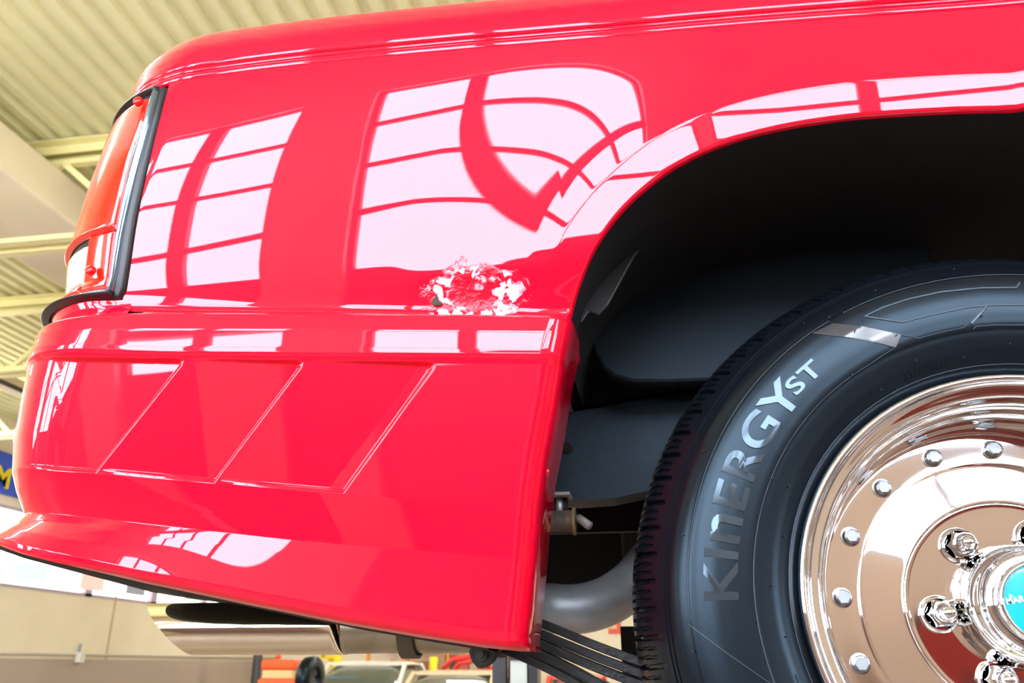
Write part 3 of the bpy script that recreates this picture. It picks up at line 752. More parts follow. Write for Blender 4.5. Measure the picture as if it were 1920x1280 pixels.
# shackle plate with its bolt
sp = [(878, 1222), (884, 1208), (905, 1200), (958, 1205), (932, 1222), (928, 1238), (913, 1250), (896, 1253), (884, 1240)]
o = MB().prism(pxpoly(sp, 1.06), (0, .012, 0)).build('spring_shackle', mat('shackle', (.035, .034, .030), .6, bump=.3, bscale=150), TR, smooth=False); bevel(o, .0025)
o2 = MB().lathe([(0, -.006), (.0045, -.006), (.0052, -.005), (.0052, -.002), (.008, -.002), (.0085, 0)], W(902, 1226, 1.058), 20).build('shackle_bolt', mat('dark bolt', (.06, .058, .05), .45), TR); bpy_mesh_sharp(o2.data, 35)
o = MB().lathe([(0, -.03), (.016, -.03), (.016, .05), (0, .05)], W(928, 1208, 1.12), 24).build('spring_eye', M_dark, TR); bpy_mesh_sharp(o.data, 35)
# exhaust: chrome slash-cut tip, dull pipe, over-axle bend
def ex_pt(px, py, y=1.25): return W(px, py, y)
A0 = (ex_pt(285, 1137) + ex_pt(365, 1228)) / 2
zax = (ex_pt(640, 1222).z + ex_pt(640, 1222).z) / 2
rT = .0385
cz = ex_pt(480, 1227, 1.25).z + rT * .985
xa_top = W(284, 1137, 1.25).x; xa_bot = W(362, 1228, 1.25).x
n = 64; P = np.zeros((n, 26, 3)); th = np.linspace(0, 2 * np.pi, n, endpoint=False)
xe = -.455
for k in range(n):
    s_ = (math.sin(th[k]) + 1) / 2                      # 1 at the top
    x0 = xa_bot + (xa_top - xa_bot) * s_
    for j in range(26):
        if j < 20: f = j / 19; P[k, j] = (x0 + (xe - x0) * f, 1.25 + rT * math.cos(th[k]), cz + rT * math.sin(th[k]))
        else: f = (j - 20) / 5; P[k, j] = (xe + .0 + .004 * f, 1.25 + (rT - .004 * f) * math.cos(th[k]), cz + (rT - .004 * f) * math.sin(th[k]))
tip = MB().grid(P[:, ::-1], cu=True)
Pi = P[:, :18].copy(); Pi[..., 1] = 1.25 + (Pi[..., 1] - 1.25) * .94; Pi[..., 2] = cz + (Pi[..., 2] - cz) * .94
tip.grid(Pi, cu=True)
rim = np.stack([P[:, 0], Pi[:, 0]], 1); tip.grid(rim, cu=True)
tip.build('exhaust_tip', mat('exhaust chrome', (.86, .80, .60), .06, metal=1.), TR)
px_ = [Vector((-.47, 1.25, cz)), Vector((-.40, 1.25, cz + .001)), Vector((-.25, 1.25, cz + .001)), Vector((-.19, 1.26, cz + .012)), W(1010, 1136, 1.29), W(1060, 1144, 1.30), W(1110, 1138, 1.31), W(1150, 1122, 1.33), W(1190, 1092, 1.35), W(1230, 1040, 1.38), W(1300, 960, 1.42), W(1420, 900, 1.45)]
def dense(pts, n=70):
    A = np.array([tuple(p) for p in pts]); t = np.concatenate([[0], np.cumsum(np.linalg.norm(np.diff(A, axis=0), axis=1))]); s = np.linspace(0, t[-1], n)
    C = np.stack([smooth1(np.interp(s, t, A[:, k]), 8) for k in range(3)], -1); return [Vector(c) for c in C]
d_ = dense(px_[:6], 40)
MB().tube(d_[:26], .0375, 36, caps=False).build('exhaust_pipe', mat('aged steel pipe', (.50, .46, .33), .33, metal=.85, var=.25, vscale=25, bump=.1, bscale=150), TR)
dd = dense(px_[4:], 60); dd = dense([Vector((-.30, 1.27, cz + .008))] + px_[3:], 80)
MB().tube(dd, .0365, 36, caps=False).build('over_axle_pipe', mat('aluminized pipe', (.50, .56, .60), .42, metal=.35, var=.25, vscale=14, vcol=(.33, .34, .33), bump=.15, bscale=120), TR)
hc = W(768, 1200, 1.24)
o = MB().lathe([(.040, -.012), (.044, -.012), (.044, .012), (.040, .012)], (hc.x, 1.25, cz), 40, R=Matrix.Rotation(math.radians(90), 3, 'Z'), closed=True).build('exhaust_clamp', mat('dark clamp', (.10, .085, .05), .6), TR); bpy_mesh_sharp(o.data, 35)
MB().box((hc.x - .005, 1.235, cz + .06), (.012, .012, .10)).build('exhaust_hanger', M_dark, TR, smooth=False)
# axle tube
MB().tube([(CX, .95, CZ + H0), (CX, 2.4, CZ + H0)], .042, 24).build('rear_axle', M_dark, TR)
MB().box((-.03, 1.66, H0 + .012), (.06, .1, .11)).build('shock_bracket', M_dark, TR, smooth=False)

# ---- tire
TP = [(.206, .84), (.212, .829), (.217, .823), (.222, .8185), (.235, .8115), (.248, .8078), (.2535, .8068), (.2552, .8060), (.275, .8042), (.29, .8045), (.305, .8065), (.3125, .8085), (.3138, .8096), (.320, .8130), (.327, .8185),
      (.3305, .8225), (.3315, .8245), (.3325, .8238), (.3342, .8262), (.3350, .8282), (.3362, .8275), (.3378, .830), (.3440, .8375), (.3500, .8470), (.3560, .8590), (.3605, .8710), (.3640, .8840), (.3660, .8980), (.3672, .9150), (.3678, .9230), (.3640, .925), (.3640, .933), (.3682, .935), (.3688, .96), (.3690, .985)]
def ty(r): return float(np.interp(r, [p[0] for p in TP[:24]], [p[1] for p in TP[:24]]))
prof = []
for a, b in zip(TP[:-1], TP[1:]):
    for k in range(3): prof.append((a[0] + (b[0] - a[0]) * k / 3, a[1] + (b[1] - a[1]) * k / 3))
prof.append(TP[-1]); full = prof + [(r, 1.97 - y) for r, y in prof[::-1][1:]]
NT = 84; per = 24; n = NT * per; th = np.linspace(0, 2 * np.pi, n, endpoint=False)
P = np.zeros((n, len(full), 3)); ph = (np.arange(n) % per) / per
for j, (r, y) in enumerate(full):
    yy = y if y <= .985 else 1.97 - y
    g = np.zeros(n)
    sh = ph + (yy - .84) * 1.5; sh = sh % 1.0
    # even blocks end a little earlier than odd ones
    blk = ((np.arange(n) // per) % 2)
    if yy > .836 and r > .338:
        g = np.where(sh < .16, .0065, g)
        lim = .845 + .004 * blk
        if yy > .845 and yy < .922: g = np.where((np.abs(sh - .44) < .045) | (np.abs(sh - .74) < .045), .003, g)
        g = g * np.clip((yy - .836) / .008, 0, 1)
    rr = r - g
    P[:, j, 0] = CX + np.cos(th) * rr; P[:, j, 2] = CZ + np.sin(th) * rr; P[:, j, 1] = y
TI = MB().grid(up(P), cu=True).build('tire', M_rubber, TR); bpy_mesh_sharp(TI.data, 32)
M_let = mat('raised letter rubber', (.02, .026, .034), .16, spec=1., tint=(.6, .82, 1.))  # tint gives the letters a painted-in blue window sheen
M_line = mat('sidewall line rubber', (.06, .08, .10), .25, spec=.8, tint=(.6, .82, 1.))  # tint gives the ribs the same painted-in blue sheen
def tire_text(txt, th0, r0, size, spacing, material, ext=.0012, bold=.0, shear=0., name='raised_lettering', total=None, out=True, sx=1.):
    V, Fc = text_mesh(txt, 1., .5, bold, shear, spacing)
    V[:, 0] *= size * sx; V[:, 1] *= size
    if total: V[:, 0] *= total / V[:, 0].max()
    rr = r0 + V[:, 1]; aa = math.radians(th0) - V[:, 0] / (r0 + size * .35)
    P = np.stack([CX + np.cos(aa) * rr, np.array([ty(r) for r in rr]) - .0002 - ext * (V[:, 2] + .5), CZ + np.sin(aa) * rr + H0], -1)
    o = raw(name, P, Fc, material, TI); bpy_mesh_sharp(o.data, 40); return o
sz = .0315 / .73
# the brand letters: the N is drawn like a tall n
acc = 0.; Vs = []; Fs = []; nb = 0
for ch in 'KInERGY':
    V, Fc = text_mesh(ch, 1., .5, .018, .0)
    if ch == 'n': V[:, 1] *= 1.30; V[:, 0] *= 1.12
    V[:, 0] -= V[:, 0].min(); wch = V[:, 0].max(); V[:, 0] += acc; acc += wch + {'K': .03, 'I': .13, 'n': .13, 'E': .12, 'R': .0, 'G': .02, 'Y': 0}[ch]
    Vs.append(V); Fs += [tuple(i + nb for i in f) for f in Fc]; nb += len(V)
_tm = text_mesh
text_mesh = lambda *a, **k: (np.concatenate(Vs), Fs)
tire_text('KINERGY', 179.4, .2695, sz, 1.12, M_let, bold=.018, total=.226)
text_mesh = _tm
tire_text('ST', 135.2, .2745, sz * .56, 1.1, M_let, bold=.02, total=.040)
tire_text('235/75R15', 113, .2255, .0095, 1.15, M_rubber, ext=.0005, name='size_marking')
tire_text('DOT', -158, .2255, .012, 1.2, M_rubber, ext=.0006, name='dot_marking')
def on_tire(px, py, lift=0.):
    y = .81
    for _ in range(5):
        q = bp(px, py, y); r = math.hypot(q[0] - CX, q[2] - CZ); y = ty(r)
    q = bp(px, py, y - lift); return Vector((q[0], q[1], q[2] + H0))
def ribbon(pts, wd, material, name, closed=False, lift=.0007):
    """raised rib following a polyline on the sidewall"""
    C = []
    for a, b in zip(pts[:-1], pts[1:]):
        m_ = max(2, int(math.hypot(b[0] - a[0], b[1] - a[1]) / 8))
        for k in range(m_): C.append((a[0] + (b[0] - a[0]) * k / m_, a[1] + (b[1] - a[1]) * k / m_))
    C.append(pts[-1]); mb = MB(); P = []
    for i, c in enumerate(C):
        a = C[max(i - 1, 0)]; b = C[min(i + 1, len(C) - 1)]; L_ = math.hypot(b[0] - a[0], b[1] - a[1]) or 1; nx, ny = -(b[1] - a[1]) / L_ * wd / 2, (b[0] - a[0]) / L_ * wd / 2
        P.append([on_tire(c[0] + nx, c[1] + ny, -.0005), on_tire(c[0] + nx * .7, c[1] + ny * .7, lift), on_tire(c[0] - nx * .7, c[1] - ny * .7, lift), on_tire(c[0] - nx, c[1] - ny, -.0005)])
    return mb.grid(np.array([[tuple(v) for v in r] for r in P])).build(name, material, TI)
z7 = lambda L_: [(1440 + x / 4, 470 + y / 4) for x, y in L_]
ribbon(z7([(1890, 235), (1865, 275), (1600, 278), (1300, 308), (1050, 362), (860, 425), (725, 490), (1010, 535), (1200, 485), (1500, 422), (1700, 405), (1940, 405)]), 3.6, M_line, 'sidewall_rib')
ribbon(z7([(980, 625), (1130, 655), (1300, 610), (1470, 575), (1640, 420)]), 1.2, M_line, 'sidewall_rib')
ribbon(z7([(1540, 588), (1560, 566), (1700, 556), (1940, 556)]), 1.6, M_line, 'sidewall_rib')
ribbon([(1850, 574), (1835, 592), (1822, 606)], 8, M_line, 'sidewall_rib')
def arc_px(r, a0, a1, n=40):
    out = []
    for k in range(n + 1):
        a = math.radians(a0 + (a1 - a0) * k / n); q = pj(CX + r * math.cos(a), ty(r), CZ + r * math.sin(a)); out.append((float(q[0]), float(q[1])))
    return out
ribbon(arc_px(.3135, 182.8, 119), 1.3, M_line, 'sidewall_rib')
ribbon(arc_px(.3135, 116, 70), 1.3, M_line, 'sidewall_rib')
ribbon(arc_px(.2545, 195, 119) + [(1678, 651), (1630, 637), (1524, 624)], 1.1, M_line, 'sidewall_rib')
ribbon([(1291, 1170), (1360, 1222), (1440, 1278), (1490, 1310)], 1.3, M_line, 'sidewall_rib')
ribbon(arc_px(.2215, 215, 60), 1.3, M_line, 'bead_rib')
# smooth flash panel beside the lettering
mb = MB(); A_ = [(1524, 624), (1562, 606), (1615, 611), (1690, 627)]; B_ = [(1524, 624), (1580, 631), (1630, 639), (1680, 651)]
P = []
for k in range(31):
    f = k / 30; fi = f * 3; i0 = min(int(fi), 2); g_ = fi - i0
    a = (A_[i0][0] + (A_[i0 + 1][0] - A_[i0][0]) * g_, A_[i0][1] + (A_[i0 + 1][1] - A_[i0][1]) * g_); b = (B_[i0][0] + (B_[i0 + 1][0] - B_[i0][0]) * g_, B_[i0][1] + (B_[i0 + 1][1] - B_[i0][1]) * g_)
    P.append([tuple(on_tire(a[0] + (b[0] - a[0]) * s, a[1] + (b[1] - a[1]) * s, .0006)) for s in np.linspace(0, 1, 8)])
mb.grid(np.array(P)).build('flash_panel', mat('smooth rubber', (.03, .035, .04), .12, spec=.9), TI)
# moulding nubs
mb = MB()
for px, py in [(1603, 620), (1681, 628), (1841, 592), (1554, 622 - 27), (1507, 606), (1641, 545), (1788, 505), (1598, 703), (1718, 676), (1806, 671), (1652, 731), (1682, 731), (1893, 645), (1480, 913), (1449, 897), (1488, 997), (1471, 1006), (1447, 1098), (1319, 845), (1279, 1003), (1420, 1166), (1476, 1194), (1299, 1222)]:
    a = on_tire(px, py, -.001); b = on_tire(px, py, .0035) + Vector((.0006, 0, .0006)); MB().tube([a, b], .0006, 6).build('moulding_nub', mat('nub', (.05, .05, .05), .5), TI)

# ---- wheel
def WY(prof, n=160): return MB().lathe([(r, y) for r, y in prof], (CX, 0, CZ + H0), n)
rimp = [(.206, .90), (.209, .86), (.2125, .832), (.2130, .826), (.2124, .8215), (.2105, .8190), (.2075, .8185), (.2050, .8202), (.2042, .8230), (.2030, .8255), (.2008, .8268), (.1950, .8282), (.1925, .8290), (.1912, .8310), (.1905, .835), (.1900, .842), (.1885, .8460), (.1860, .8485), (.1845, .8515), (.1838, .858), (.1822, .8615), (.1800, .8640), (.1790, .868), (.1785, .878), (.1770, .8825), (.1758, .8850), (.1750, .893), (.1748, .906), (.174, .910), (.172, .915)]
def densify(p, k=4):
    out = []
    for a, b in zip(p[:-1], p[1:]):
        for i in range(k): out.append((a[0] + (b[0] - a[0]) * i / k, a[1] + (b[1] - a[1]) * i / k))
    return out + [p[-1]]
def sm(p, n=2):
    a = np.array(p); return list(zip(smooth1(a[:, 0], n), smooth1(a[:, 1], n)))
WH = WY(sm(densify(rimp), 3), 200).build('chrome_wheel', M_chrome, TR)
WY([(.206, .90), (.19, .92), (.18, 1.0), (.19, 1.1), (.21, 1.13)], 96).build('barrel', M_chrome, WH)
disc = [(.1752, .914), (.1750, .9085), (.1740, .9070), (.1725, .9068), (.1500, .9070), (.1440, .9068), (.1415, .9062), (.139, .9057), (.13, .9043), (.12, .9027), (.11, .9011), (.1025, .8999), (.1012, .8994), (.1005, .8985), (.0990, .8981), (.0975, .8984), (.0955, .8987), (.060, .8987), (.045, .8990), (.04, .906)]
WY(sm(densify(disc, 3), 2), 200).build('wheel_disc', mat('polished disc', (.80, .76, .73), .05, metal=1.), WH)
def facing(name, prof, c, n, material, parent, hexn=None, ang=35):
    o = MB().lathe(prof, c, n).build(name, material, parent); bpy_mesh_sharp(o.data, ang); return o
M_zinc = mat('zinc bolt', (.36, .40, .42), .45, metal=.5, bump=.2, bscale=400)
for k in range(16):
    a = math.radians(107.5 + 22.7 * k) if k < 15 else math.radians(107.5 + 22.5 * k)
    a = math.radians(107.3 + 22.9 * k) if k < 6 else math.radians(107.3 - 22.1 * (16 - k))
    if -200 < 0:
        c = (CX + .1575 * math.cos(a), .907, CZ + .1575 * math.sin(a) + H0)
        b_ = facing('rim_bolt', [(0, -.0085), (.0066, -.0085), (.0078, -.0078), (.0083, -.0062), (.0083, -.001), (.0098, -.0008), (.0102, .001)], c, 24, mat('bolt steel', (.38, .42, .45), .2, metal=1.), WH)
        facing('bolt_face', [(0, -.0090), (.0060, -.0090), (.0068, -.0084)], c, 6, M_zinc, b_)
for k in range(6):
    a = math.radians(125 + 60 * k); c = Vector((CX + .0715 * math.cos(a), .899, CZ + .0715 * math.sin(a) + H0))
    ln = facing('lug_nut', densify([(.0175, .001), (.0180, -.002), (.0172, -.0045), (.0150, -.006), (.0145, -.0062)], 2), c, 40, M_chrome, WH, ang=50)
    facing('hex', [(.0138, -.004), (.0138, -.0175), (.0120, -.0195), (.010, -.020)], c, 6, M_chrome, ln, ang=20)
    tipp = [(.0105, -.019)] + [(.0105 * math.cos(t), -.020 - .0165 * math.sin(t) ** 1.0) for t in np.linspace(.05, math.pi / 2, 14)]
    facing('acorn_tip', tipp, c, 40, M_chrome, ln, ang=60)
hub = [(.0585, .8990), (.0575, .892), (.0570, .885), (.0558, .880), (.0552, .874), (.0548, .868), (.0535, .8625), (.050, .8585), (.0465, .855), (.0450, .851), (.0440, .8475), (.0412, .8465), (.0400, .8480), (.0395, .8500), (.0385, .8480), (.0382, .843), (.0378, .8375), (.0366, .8345), (.0345, .8335), (.0328, .8345), (.0322, .8370), (.0318, .8385)]
HB = WY(sm(densify(hub, 4), 3), 96).build('hub_cap', M_chrome, WH)
WY([(0, .8365), (.028, .8366), (.0322, .8372)], 64).build('emblem_disc', mat('turquoise emblem', (.0, .42, .60), .25, coat=.6), WH)
V, Fc = text_mesh('MAR', .0078, .0002, .0002)
a_ = math.radians(9); q = bp(1888, 1133, .836)
V2 = np.stack([q[0] + V[:, 0] * math.cos(a_) - V[:, 1] * math.sin(a_), .8362 - V[:, 2] - .0002, q[2] + H0 + V[:, 0] * math.sin(a_) + V[:, 1] * math.cos(a_)], -1)
raw('emblem_lettering', V2, Fc, mat('emblem white', (.8, .9, .9), .4), WH, smooth=False)
V, Fc = text_mesh('*', .0085, .0002, .0)
q = bp(1891, 1118, .836)
raw('emblem_star', np.stack([q[0] + V[:, 0], .8362 - V[:, 2] - .0002, q[2] + H0 + V[:, 1] - .004], -1), Fc, mat('emblem white', (.8, .9, .9), .4), WH, smooth=False)
# black tear in the dent
tp = [(808, 568), (812, 560), (816, 556), (818, 549), (820, 551), (820, 559), (824, 565), (829, 567), (825, 571), (815, 572)]
tc_ = bp(817, 562, .8); 
yb_ = float(.8 - bbody(np.array([tc_[0]]), np.array([tc_[2]]))[0]) - .0012
MB().prism(pxpoly(tp, yb_), (0, .003, 0)).build('paint_tear', mat('torn filler', (.05, .04, .025), .8), TR, smooth=False)

# ================================================================ LIFT
LX = (bp(925, 1250, 3.5)[0] + bp(1009, 1250, 3.5)[0]) / 2
t = thing('two_post_lift', 'far grey and white lift post standing behind the truck shackle with arms under the frame', 'lift', (LX, 3.5, 0))
M_lg = mat('lift dark', (.02, .022, .03), .35); M_lw = mat('lift pale', (.62, .72, .70), .35); M_lt = mat('lift tan', (.30, .20, .14), .5)
def lx(px): return bp(px, 1250, 3.5)[0]
def colpart(name, xa, xb, m_, y=3.5, d=.05, z1=2.6): MB().box(((xa + xb) / 2, y, z1 / 2), (xb - xa, d, z1)).build(name, m_, t, smooth=False)
colpart('post_flange', lx(925), lx(950), M_lg)
colpart('post_web', lx(950), lx(1009), M_lt, y=3.56)
colpart('post_face', lx(958), lx(989), M_lw, y=3.51, z1=H0 + .018)
colpart('post_flange', lx(993), lx(1009), M_lg)
MB().box((lx(974), 3.50, H0 + .026), (lx(989) - lx(958), .04, .016)).build('carriage_cap', M_lg, t, smooth=False)
MB().box((LX, 3.6, .02), (.5, .5, .04)).build('base_plate', M_lg, t, smooth=False)
MB().bar((LX, 3.45, H0 - .36), (1.0, 2.20, H0 - .36), .10, .09).build('swing_arm', M_lg, t, smooth=False)
MB().tube([(1.0, 2.16, H0 - .33), (1.0, 2.16, H0 + .205)], .04, 20).build('lift_pad', M_lg, t)
t2 = thing('two_post_lift', 'near lift post out of view beyond the right edge with an arm under the frame', 'lift', (1.9, .35, 0))
MB().box((1.9, .35, 1.35), (.25, .12, 2.7)).build('post', M_lg, t2, smooth=False)
MB().box((1.9, .35, .02), (.5, .4, .04)).build('base_plate', M_lg, t2, smooth=False)
MB().bar((1.9, .40, H0 - .36), (1.4, 1.18, H0 - .36), .10, .09).build('swing_arm', M_lg, t2, smooth=False)
MB().tube([(1.4, 1.18, H0 - .33), (1.4, 1.18, H0 + .205)], .04, 20).build('lift_pad', M_lg, t2)

# ================================================================ BACKGROUND CARS AND SHOP THINGS
def car(name, label, px0, px1, Y, roof_py, col, roofcol=None, stripe=None, seats=None, rot=0., length=4.3, wid=1.75):
    xa, xb = bp(px0, 1245, Y)[0], bp(px1, 1245, Y)[0]; cx = (xa + xb) / 2; rw = (xb - xa)
    zr = bp((px0 + px1) / 2, roof_py, Y)[2] + H0
    t = thing(name, label, 'car', (cx, Y + 1.6, 0))
    s = zr / 1.42
    paint = mat('car ' + label[:12], col, .25, coat=.8); rp = mat('roof ' + label[:12], roofcol or col, .3, coat=.6)
    glass = mat('car glass', (.10, .12, .10), .08, coat=.6)
    def sect(y, w_, z0, z1, cr=.12, n=20):
        pts = []
        for k in range(n):
            a = k / n * 2 * math.pi; cc, ss = math.cos(a), math.sin(a)
            pts.append((cx + math.copysign(abs(cc) ** .45, cc) * w_ / 2, y, (z0 + z1) / 2 * s + math.copysign(abs(ss) ** .5, ss) * (z1 - z0) / 2 * s))
        return pts
    y0 = Y - .9
    st = [(y0, wid * .72, .35, .55), (y0 + .12, wid * .92, .25, .72), (y0 + .5, wid, .22, .82), (y0 + 1.0, wid, .2, .90), (y0 + 2.0, wid, .2, .95), (y0 + 3.0, wid, .2, .98), (y0 + 3.9, wid * .97, .22, .95), (y0 + length, wid * .85, .35, .80)]
    P = np.array([sect(*q) for q in st]); mb = MB().grid(P, cv=True); mb.add(P[0], [tuple(range(20))]); mb.add(P[-1], [tuple(range(20))[::-1]])
    mb.build('body', paint, t)
    g = [(y0 + 1.0, rw * 1.02, .82, .93), (y0 + 1.25, rw * 1.0, .82, 1.12), (y0 + 1.75, rw * .93, .85, 1.36), (y0 + 2.3, rw * .92, .85, 1.39), (y0 + 2.9, rw * .92, .85, 1.35), (y0 + 3.7, rw * .95, .85, .98)]
    P = np.array([sect(*q) for q in g]); MB().grid(P, cv=True).build('glass_house', glass, t)
    # roof skin and pillars
    rs = [(y0 + 1.72, rw * .90, 1.34, 1.385), (y0 + 1.9, rw * .96, 1.33, 1.41), (y0 + 2.3, rw * .97, 1.33, 1.42), (y0 + 2.8, rw * .96, 1.32, 1.40), (y0 + 2.95, rw * .90, 1.31, 1.36)]
    P = np.array([sect(*q) for q in rs]); mb = MB().grid(P, cv=True); mb.add(P[0], [tuple(range(20))]); mb.add(P[-1], [tuple(range(20))[::-1]]); mb.build('roof', rp, t)
    for sx in (-1, 1):
        MB().bar((cx + sx * rw * .50, y0 + 1.02, .92 * s), (cx + sx * rw * .455, y0 + 1.76, 1.37 * s), .07, .07).build('pillar', rp, t, smooth=False)
        MB().bar((cx + sx * rw * .48, y0 + 3.7, .93 * s), (cx + sx * rw * .45, y0 + 2.9, 1.36 * s), .09, .07).build('pillar', rp, t, smooth=False)
        o = MB().box((cx + sx * (wid / 2 + .1), y0 + 1.35, 1.0 * s), (.2, .1, .14)).build('mirror', paint, t, smooth=False); bevel(o, .03)
        for yy in (y0 + .75, y0 + 3.35):
            MB().lathe([(0, -.1), (.2, -.1), (.31, -.09), (.32, 0), (.31, .09), (.2, .1), (0, .1)], (cx + sx * (wid / 2 - .1), yy, .32), 24, R=Matrix.Rotation(math.radians(90), 3, 'Z')).build('wheel', M_rubber, t)
        if seats:
            o = MB().box((cx + sx * .33, y0 + 2.1, 1.08 * s), (.46, .12, .5 * s)).build('seat', mat('seat ' + label[:10], seats, .5), t, smooth=False); bevel(o, .08, 3)
    return t, cx, y0, s, rw
t_, cx, y0, s, rw = car('race_car', 'white and blue race car parked far behind the exhaust tip', 580, 742, 15.5, 1238, (.82, .86, .82), roofcol=(.9, .9, .82))
o = MB().box((cx - .28, y0 + 1.30, 1.10 * s), (.55, .02, .16), R=Matrix.Rotation(math.radians(-35), 3, 'X')).build('windshield_banner', mat('banner blue', (.05, .40, .80), .4), t_, smooth=False)
o = MB().box((cx + .35, y0 + 1.28, 1.09 * s), (.4, .02, .12), R=Matrix.Rotation(math.radians(-35), 3, 'X')).build('windshield_banner', M_white, t_, smooth=False)
car('sedan', 'black car with cream roof trim and red seats behind the truck skirt', 742, 915, 13.5, 1256, (.03, .028, .025), roofcol=(.80, .66, .42), seats=(.75, .04, .02))
car('coupe', 'low red car seen between the lift post and the leaf springs', 1012, 1120, 12.2, 1264, (.80, .03, .015), wid=1.7)
car('hatchback', 'small orange red car far behind, right of the black sedan', 884, 925, 22.0, 1246, (.75, .06, .03), wid=1.6)
def cyl(name, label, cat, px0, px1, py0, Y, col, py1=None, group=None):
    a = bp(px0, 1245, Y)[0]; b = bp(px1, 1245, Y)[0]; z1 = bp(px0, py0, Y)[2] + H0; z0 = 0 if py1 is None else bp(px0, py1, Y)[2] + H0
    o = MB().lathe([(0, 0), ((b - a) / 2, 0), ((b - a) / 2, z1 - z0), ((b - a) / 2 * .96, z1 - z0 + .01), (0, z1 - z0 + .01)], ((a + b) / 2, Y, z0), 24, R=Matrix.Rotation(math.radians(90), 3, 'X')).build(name, mat('c ' + label[:14], col, .4), smooth=True)
    bpy_mesh_sharp(o.data, 35); tag(o, label, cat, group); return o
cyl('safety_bollard', 'short bright yellow post standing behind the black car roof', 'bollard', 805, 820, 1232, 17, (.98, .85, .0))
cyl('safety_bollard', 'tall yellow post behind the white race car', 'bollard', 624, 640, 1200, 19, (.98, .72, .0))
cyl('safety_post', 'dark slim post at the right end of the brown wainscot', 'post', 474, 490, 1150, 22, (.05, .05, .06))
# orange wheeled tool cabinet / compressor
a, b = bp(488, 1245, 14)[0], bp(552, 1245, 14)[0]; cx = (a + b) / 2; wd = b - a
t = thing('parts_washer', 'orange red shop machine with a cream band left of the race car', 'machine', (cx, 14.3, 0))
z1 = bp(500, 1236, 14)[2] + H0; z2 = bp(500, 1256, 14)[2] + H0; z3 = bp(500, 1271, 14)[2] + H0
M_or = mat('machine orange', (.92, .12, .02), .4); 
o = MB().box((cx, 14.25, (z1 + z2) / 2), (wd, .5, z1 - z2)).build('lid', M_or, t, smooth=False); bevel(o, .05, 3)
MB().box((cx, 14.25, (z2 + z3) / 2), (wd * .86, .44, z2 - z3)).build('label_band', mat('machine cream', (.85, .62, .30), .5), t, smooth=False)
o = MB().box((cx, 14.25, z3 / 2 + .06), (wd * 1.1, .5, z3 - .12)).build('cabinet', M_or, t, smooth=False); bevel(o, .05, 3)
MB().lathe([(0, -.03), (.045, -.03), (.045, .03), (0, .03)], (cx, 14.0, z1 + .05), 20).build('knob', M_or, t)
for dx in (-.22, .22):
    for dy in (-.15, .15): MB().lathe([(0, -.03), (.06, -.03), (.06, .03), (0, .03)], (cx + dx, 14.25 + dy, .06), 20, R=Matrix.Rotation(math.radians(90), 3, 'Z')).build('caster', M_dark, t)
# upright tire leaning beside the machine
c = bp(583, 1256, 13.3); o = MB().lathe([(.05, -.10), (.31, -.10), (.34, -.06), (.34, .06), (.31, .10), (.05, .10)], (c[0], 13.3, H0 - .2), 40, R=Matrix.Rotation(math.radians(84), 3, 'Z'), closed=True).build('hanging_tire', M_rubber); tag(o, 'black tire hanging upright between the orange machine and the race car', 'tire')
o = MB().bar((c[0] - .02, 13.5, H0 - .1), (c[0] - .02, 13.5, 0), .06, .06, up=(0, 1, 0)).build('tire_stand', M_dark, smooth=False); tag(o, 'dark stand holding the hanging black tire', 'stand')
o = MB().bar(W(562, 1292, 13.5), W(572, 1258, 13.5), .06, .06, up=(0, 1, 0)); 
x_ = W(566, 1260, 13.5); mb = MB(); mb.bar(x_, (x_.x + .12, 13.5, 0), .07, .07, up=(0, 1, 0)); o = mb.build('jack_handle', mat('jack yellow', (.95, .6, .0), .4), smooth=False); tag(o, 'yellow jack handle leaning right of the orange machine', 'jack handle')
# engine hoist (yellow) behind the race car
t = thing('engine_hoist', 'yellow engine hoist rising behind the white race car windscreen', 'hoist', (bp(610, 1245, 20)[0], 20, 0))
M_y = mat('hoist yellow', (.95, .70, .02), .4)
MB().bar(W(600, 1200, 20), W(606, 1232, 20), .12, .12, up=(0, 1, 0)).build('boom', M_y, t, smooth=False)
MB().bar(W(606, 1230, 20), W(640, 1236, 20), .12, .12, up=(0, 1, 0)).build('arm', M_y, t, smooth=False)
b0 = W(622, 1236, 20); MB().bar(b0, (b0.x, 20, 0), .12, .12, up=(0, 1, 0)).build('mast', M_y, t, smooth=False)
MB().box((b0.x, 20, .05), (1., 1., .1)).build('base', M_y, t, smooth=False)
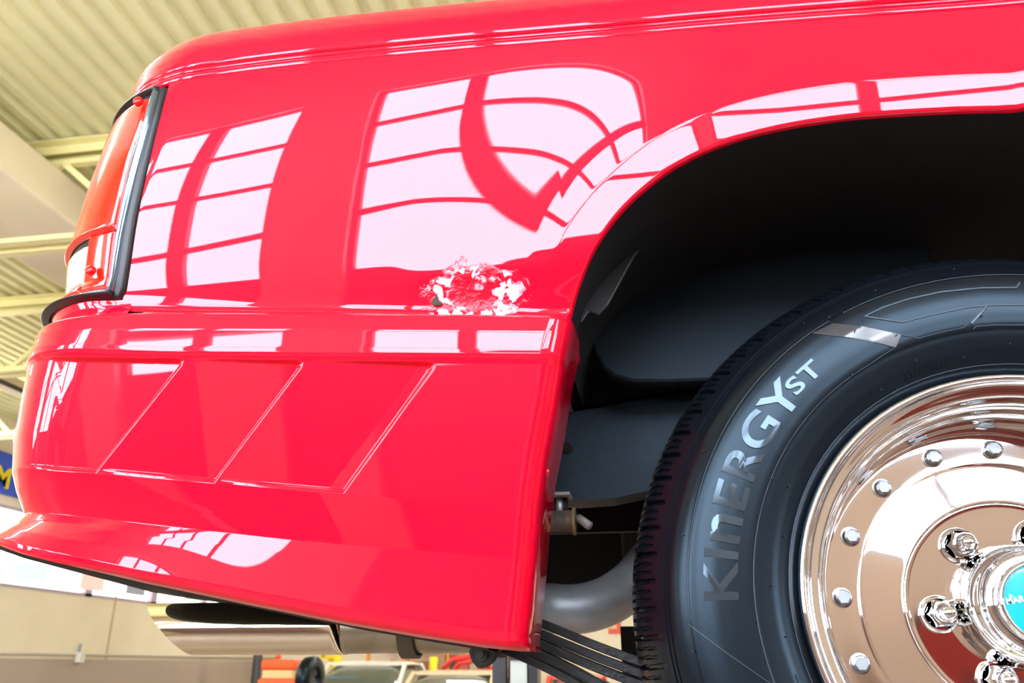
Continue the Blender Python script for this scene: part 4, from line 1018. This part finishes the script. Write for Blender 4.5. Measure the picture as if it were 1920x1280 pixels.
# pallet rack with orange uprights
t = thing('storage_rack', 'pallet rack with orange uprights and mixed boxes behind the cars', 'rack', (bp(765, 1245, 25.5)[0], 25.5, 0))
M_ro = mat('rack orange', (.85, .30, .03), .5)
for px in (690, 756, 772, 840, 905):
    p_ = bp(px, 1245, 25.5); MB().box((p_[0], 25.5, 1.45), (.09, .09, 2.9)).build('upright', M_ro, t, smooth=False)
for z in (.6, 1.3, 2.0, 2.7):
    xa, xb = bp(690, 1245, 25.5)[0], bp(905, 1245, 25.5)[0]; MB().box(((xa + xb) / 2, 25.8, z), (xb - xa, .7, .07)).build('shelf', M_ro, t, smooth=False)
boxc = [(.45, .25, .14), (.06, .06, .07), (.6, .12, .08), (.5, .45, .35), (.08, .12, .07), (.3, .1, .06), (.55, .4, .2)]
k = 0
for z in (1.335, 2.035):
    x_ = bp(692, 1245, 25.5)[0] + .1
    while x_ < bp(900, 1245, 25.5)[0] - .3:
        wdt = random.uniform(.18, .34); h = random.uniform(.2, .5); cc = boxc[k % 7]; k += 1
        nb_ = nb_ + 1 if x_ > bp(692, 1245, 25.5)[0] + .15 else 1
        o = MB().box((x_ + wdt / 2, 25.75, z + h / 2), (wdt, .4, h)).build('storage_box', mat('box%d' % (k % 7), cc, .6), smooth=False)
        tag(o, '%s box, number %s from the left on the %s rack shelf behind the cars' % (['olive', 'brown', 'black', 'red', 'grey', 'dark green', 'rust'][k % 7], ['zero', 'one', 'two', 'three', 'four', 'five', 'six', 'seven', 'eight', 'nine', 'ten', 'eleven', 'twelve', 'thirteen', 'fourteen'][min(nb_, 14)], 'upper' if z > 2 else 'lower'), 'box', 'boxes on the pallet rack'); x_ += wdt + .04
# red tube frame (roll cage) on stands
t = thing('roll_cage', 'red tubular roll cage frame rising behind the black car', 'frame', (bp(865, 1245, 17.5)[0], 17.5, 0))
for pts in ([(828, 1256), (848, 1236), (880, 1230), (905, 1232), (925, 1262)], [(846, 1262), (862, 1242), (885, 1240)]):
    MB().tube([W(px, py, 17.5) for px, py in pts], .05, 10).build('tube', mat('cage red', (.85, .05, .04), .3), t)
for px in (829, 924):
    a = W(px, 1256, 17.5); MB().tube([a, (a.x, 17.5, 0)], .05, 10).build('stand', mat('cage red', (.85, .05, .04), .3), t)
# red framed notice on the back wall
a, b = W(1140, 1160, YB - .03), W(1165, 1188, YB - .03)
t = thing('wall_notice', 'red framed notice on the cream back wall seen above the leaf springs', 'sign', ((a.x + b.x) / 2, YB - .03, b.z))
MB().box(((a.x + b.x) / 2, YB - .02, (a.z + b.z) / 2), (b.x - a.x, .04, a.z - b.z)).build('frame', mat('notice red', (.85, .12, .06), .5), t, smooth=False)
MB().box(((a.x + b.x) / 2 - .06, YB - .05, (a.z + b.z) / 2 + .06), ((b.x - a.x) * .62, .03, (a.z - b.z) * .6)).build('face', mat('notice face', (.9, .6, .35), .5), t, smooth=False)
# yellow car body panels on trestle right of the post
car('van', 'yellow and white vehicle parked far behind, right of the lift post', 1026, 1062, 20.5, 1245, (.85, .62, .12), roofcol=(.6, .65, .2), wid=1.7)
# red tool cabinet by the front doors (it shows in the chrome)

t = thing('tool_cabinet', 'tall dark red tool cabinet by the front wall, reflected low in the chrome wheel', 'cabinet', (1.45, -2.15, 0))
M_tc = mat('cabinet red', (.28, .02, .02), .3, coat=.4)
o = MB().box((1.45, -2.15, H0 * .5 + .13), (.9, .45, H0 + .10)).build('body', M_tc, t, smooth=False); bevel(o, .01)
MB().box((1.45, -2.15, H0 + .19), (.92, .47, .02)).build('top_mat', M_dark, t, smooth=False)
for k in range(6):
    d_ = MB().box((1.45, -1.915, .28 + k * .22), (.82, .02, .20)).build('drawer', mat('drawer maroon', (.16, .02, .02), .4), t, smooth=False)
    MB().box((1.45, -1.895, .34 + k * .22), (.6, .02, .02)).build('drawer_handle', M_chrome, d_, smooth=False)
for dx in (-.36, .36):
    for dy in (-.15, .15): MB().lathe([(0, -.02), (.04, -.02), (.04, .02), (0, .02)], (1.45 + dx, -2.15 + dy, .041), 16, R=Matrix.Rotation(math.radians(90), 3, 'Z')).build('caster', M_dark, t)
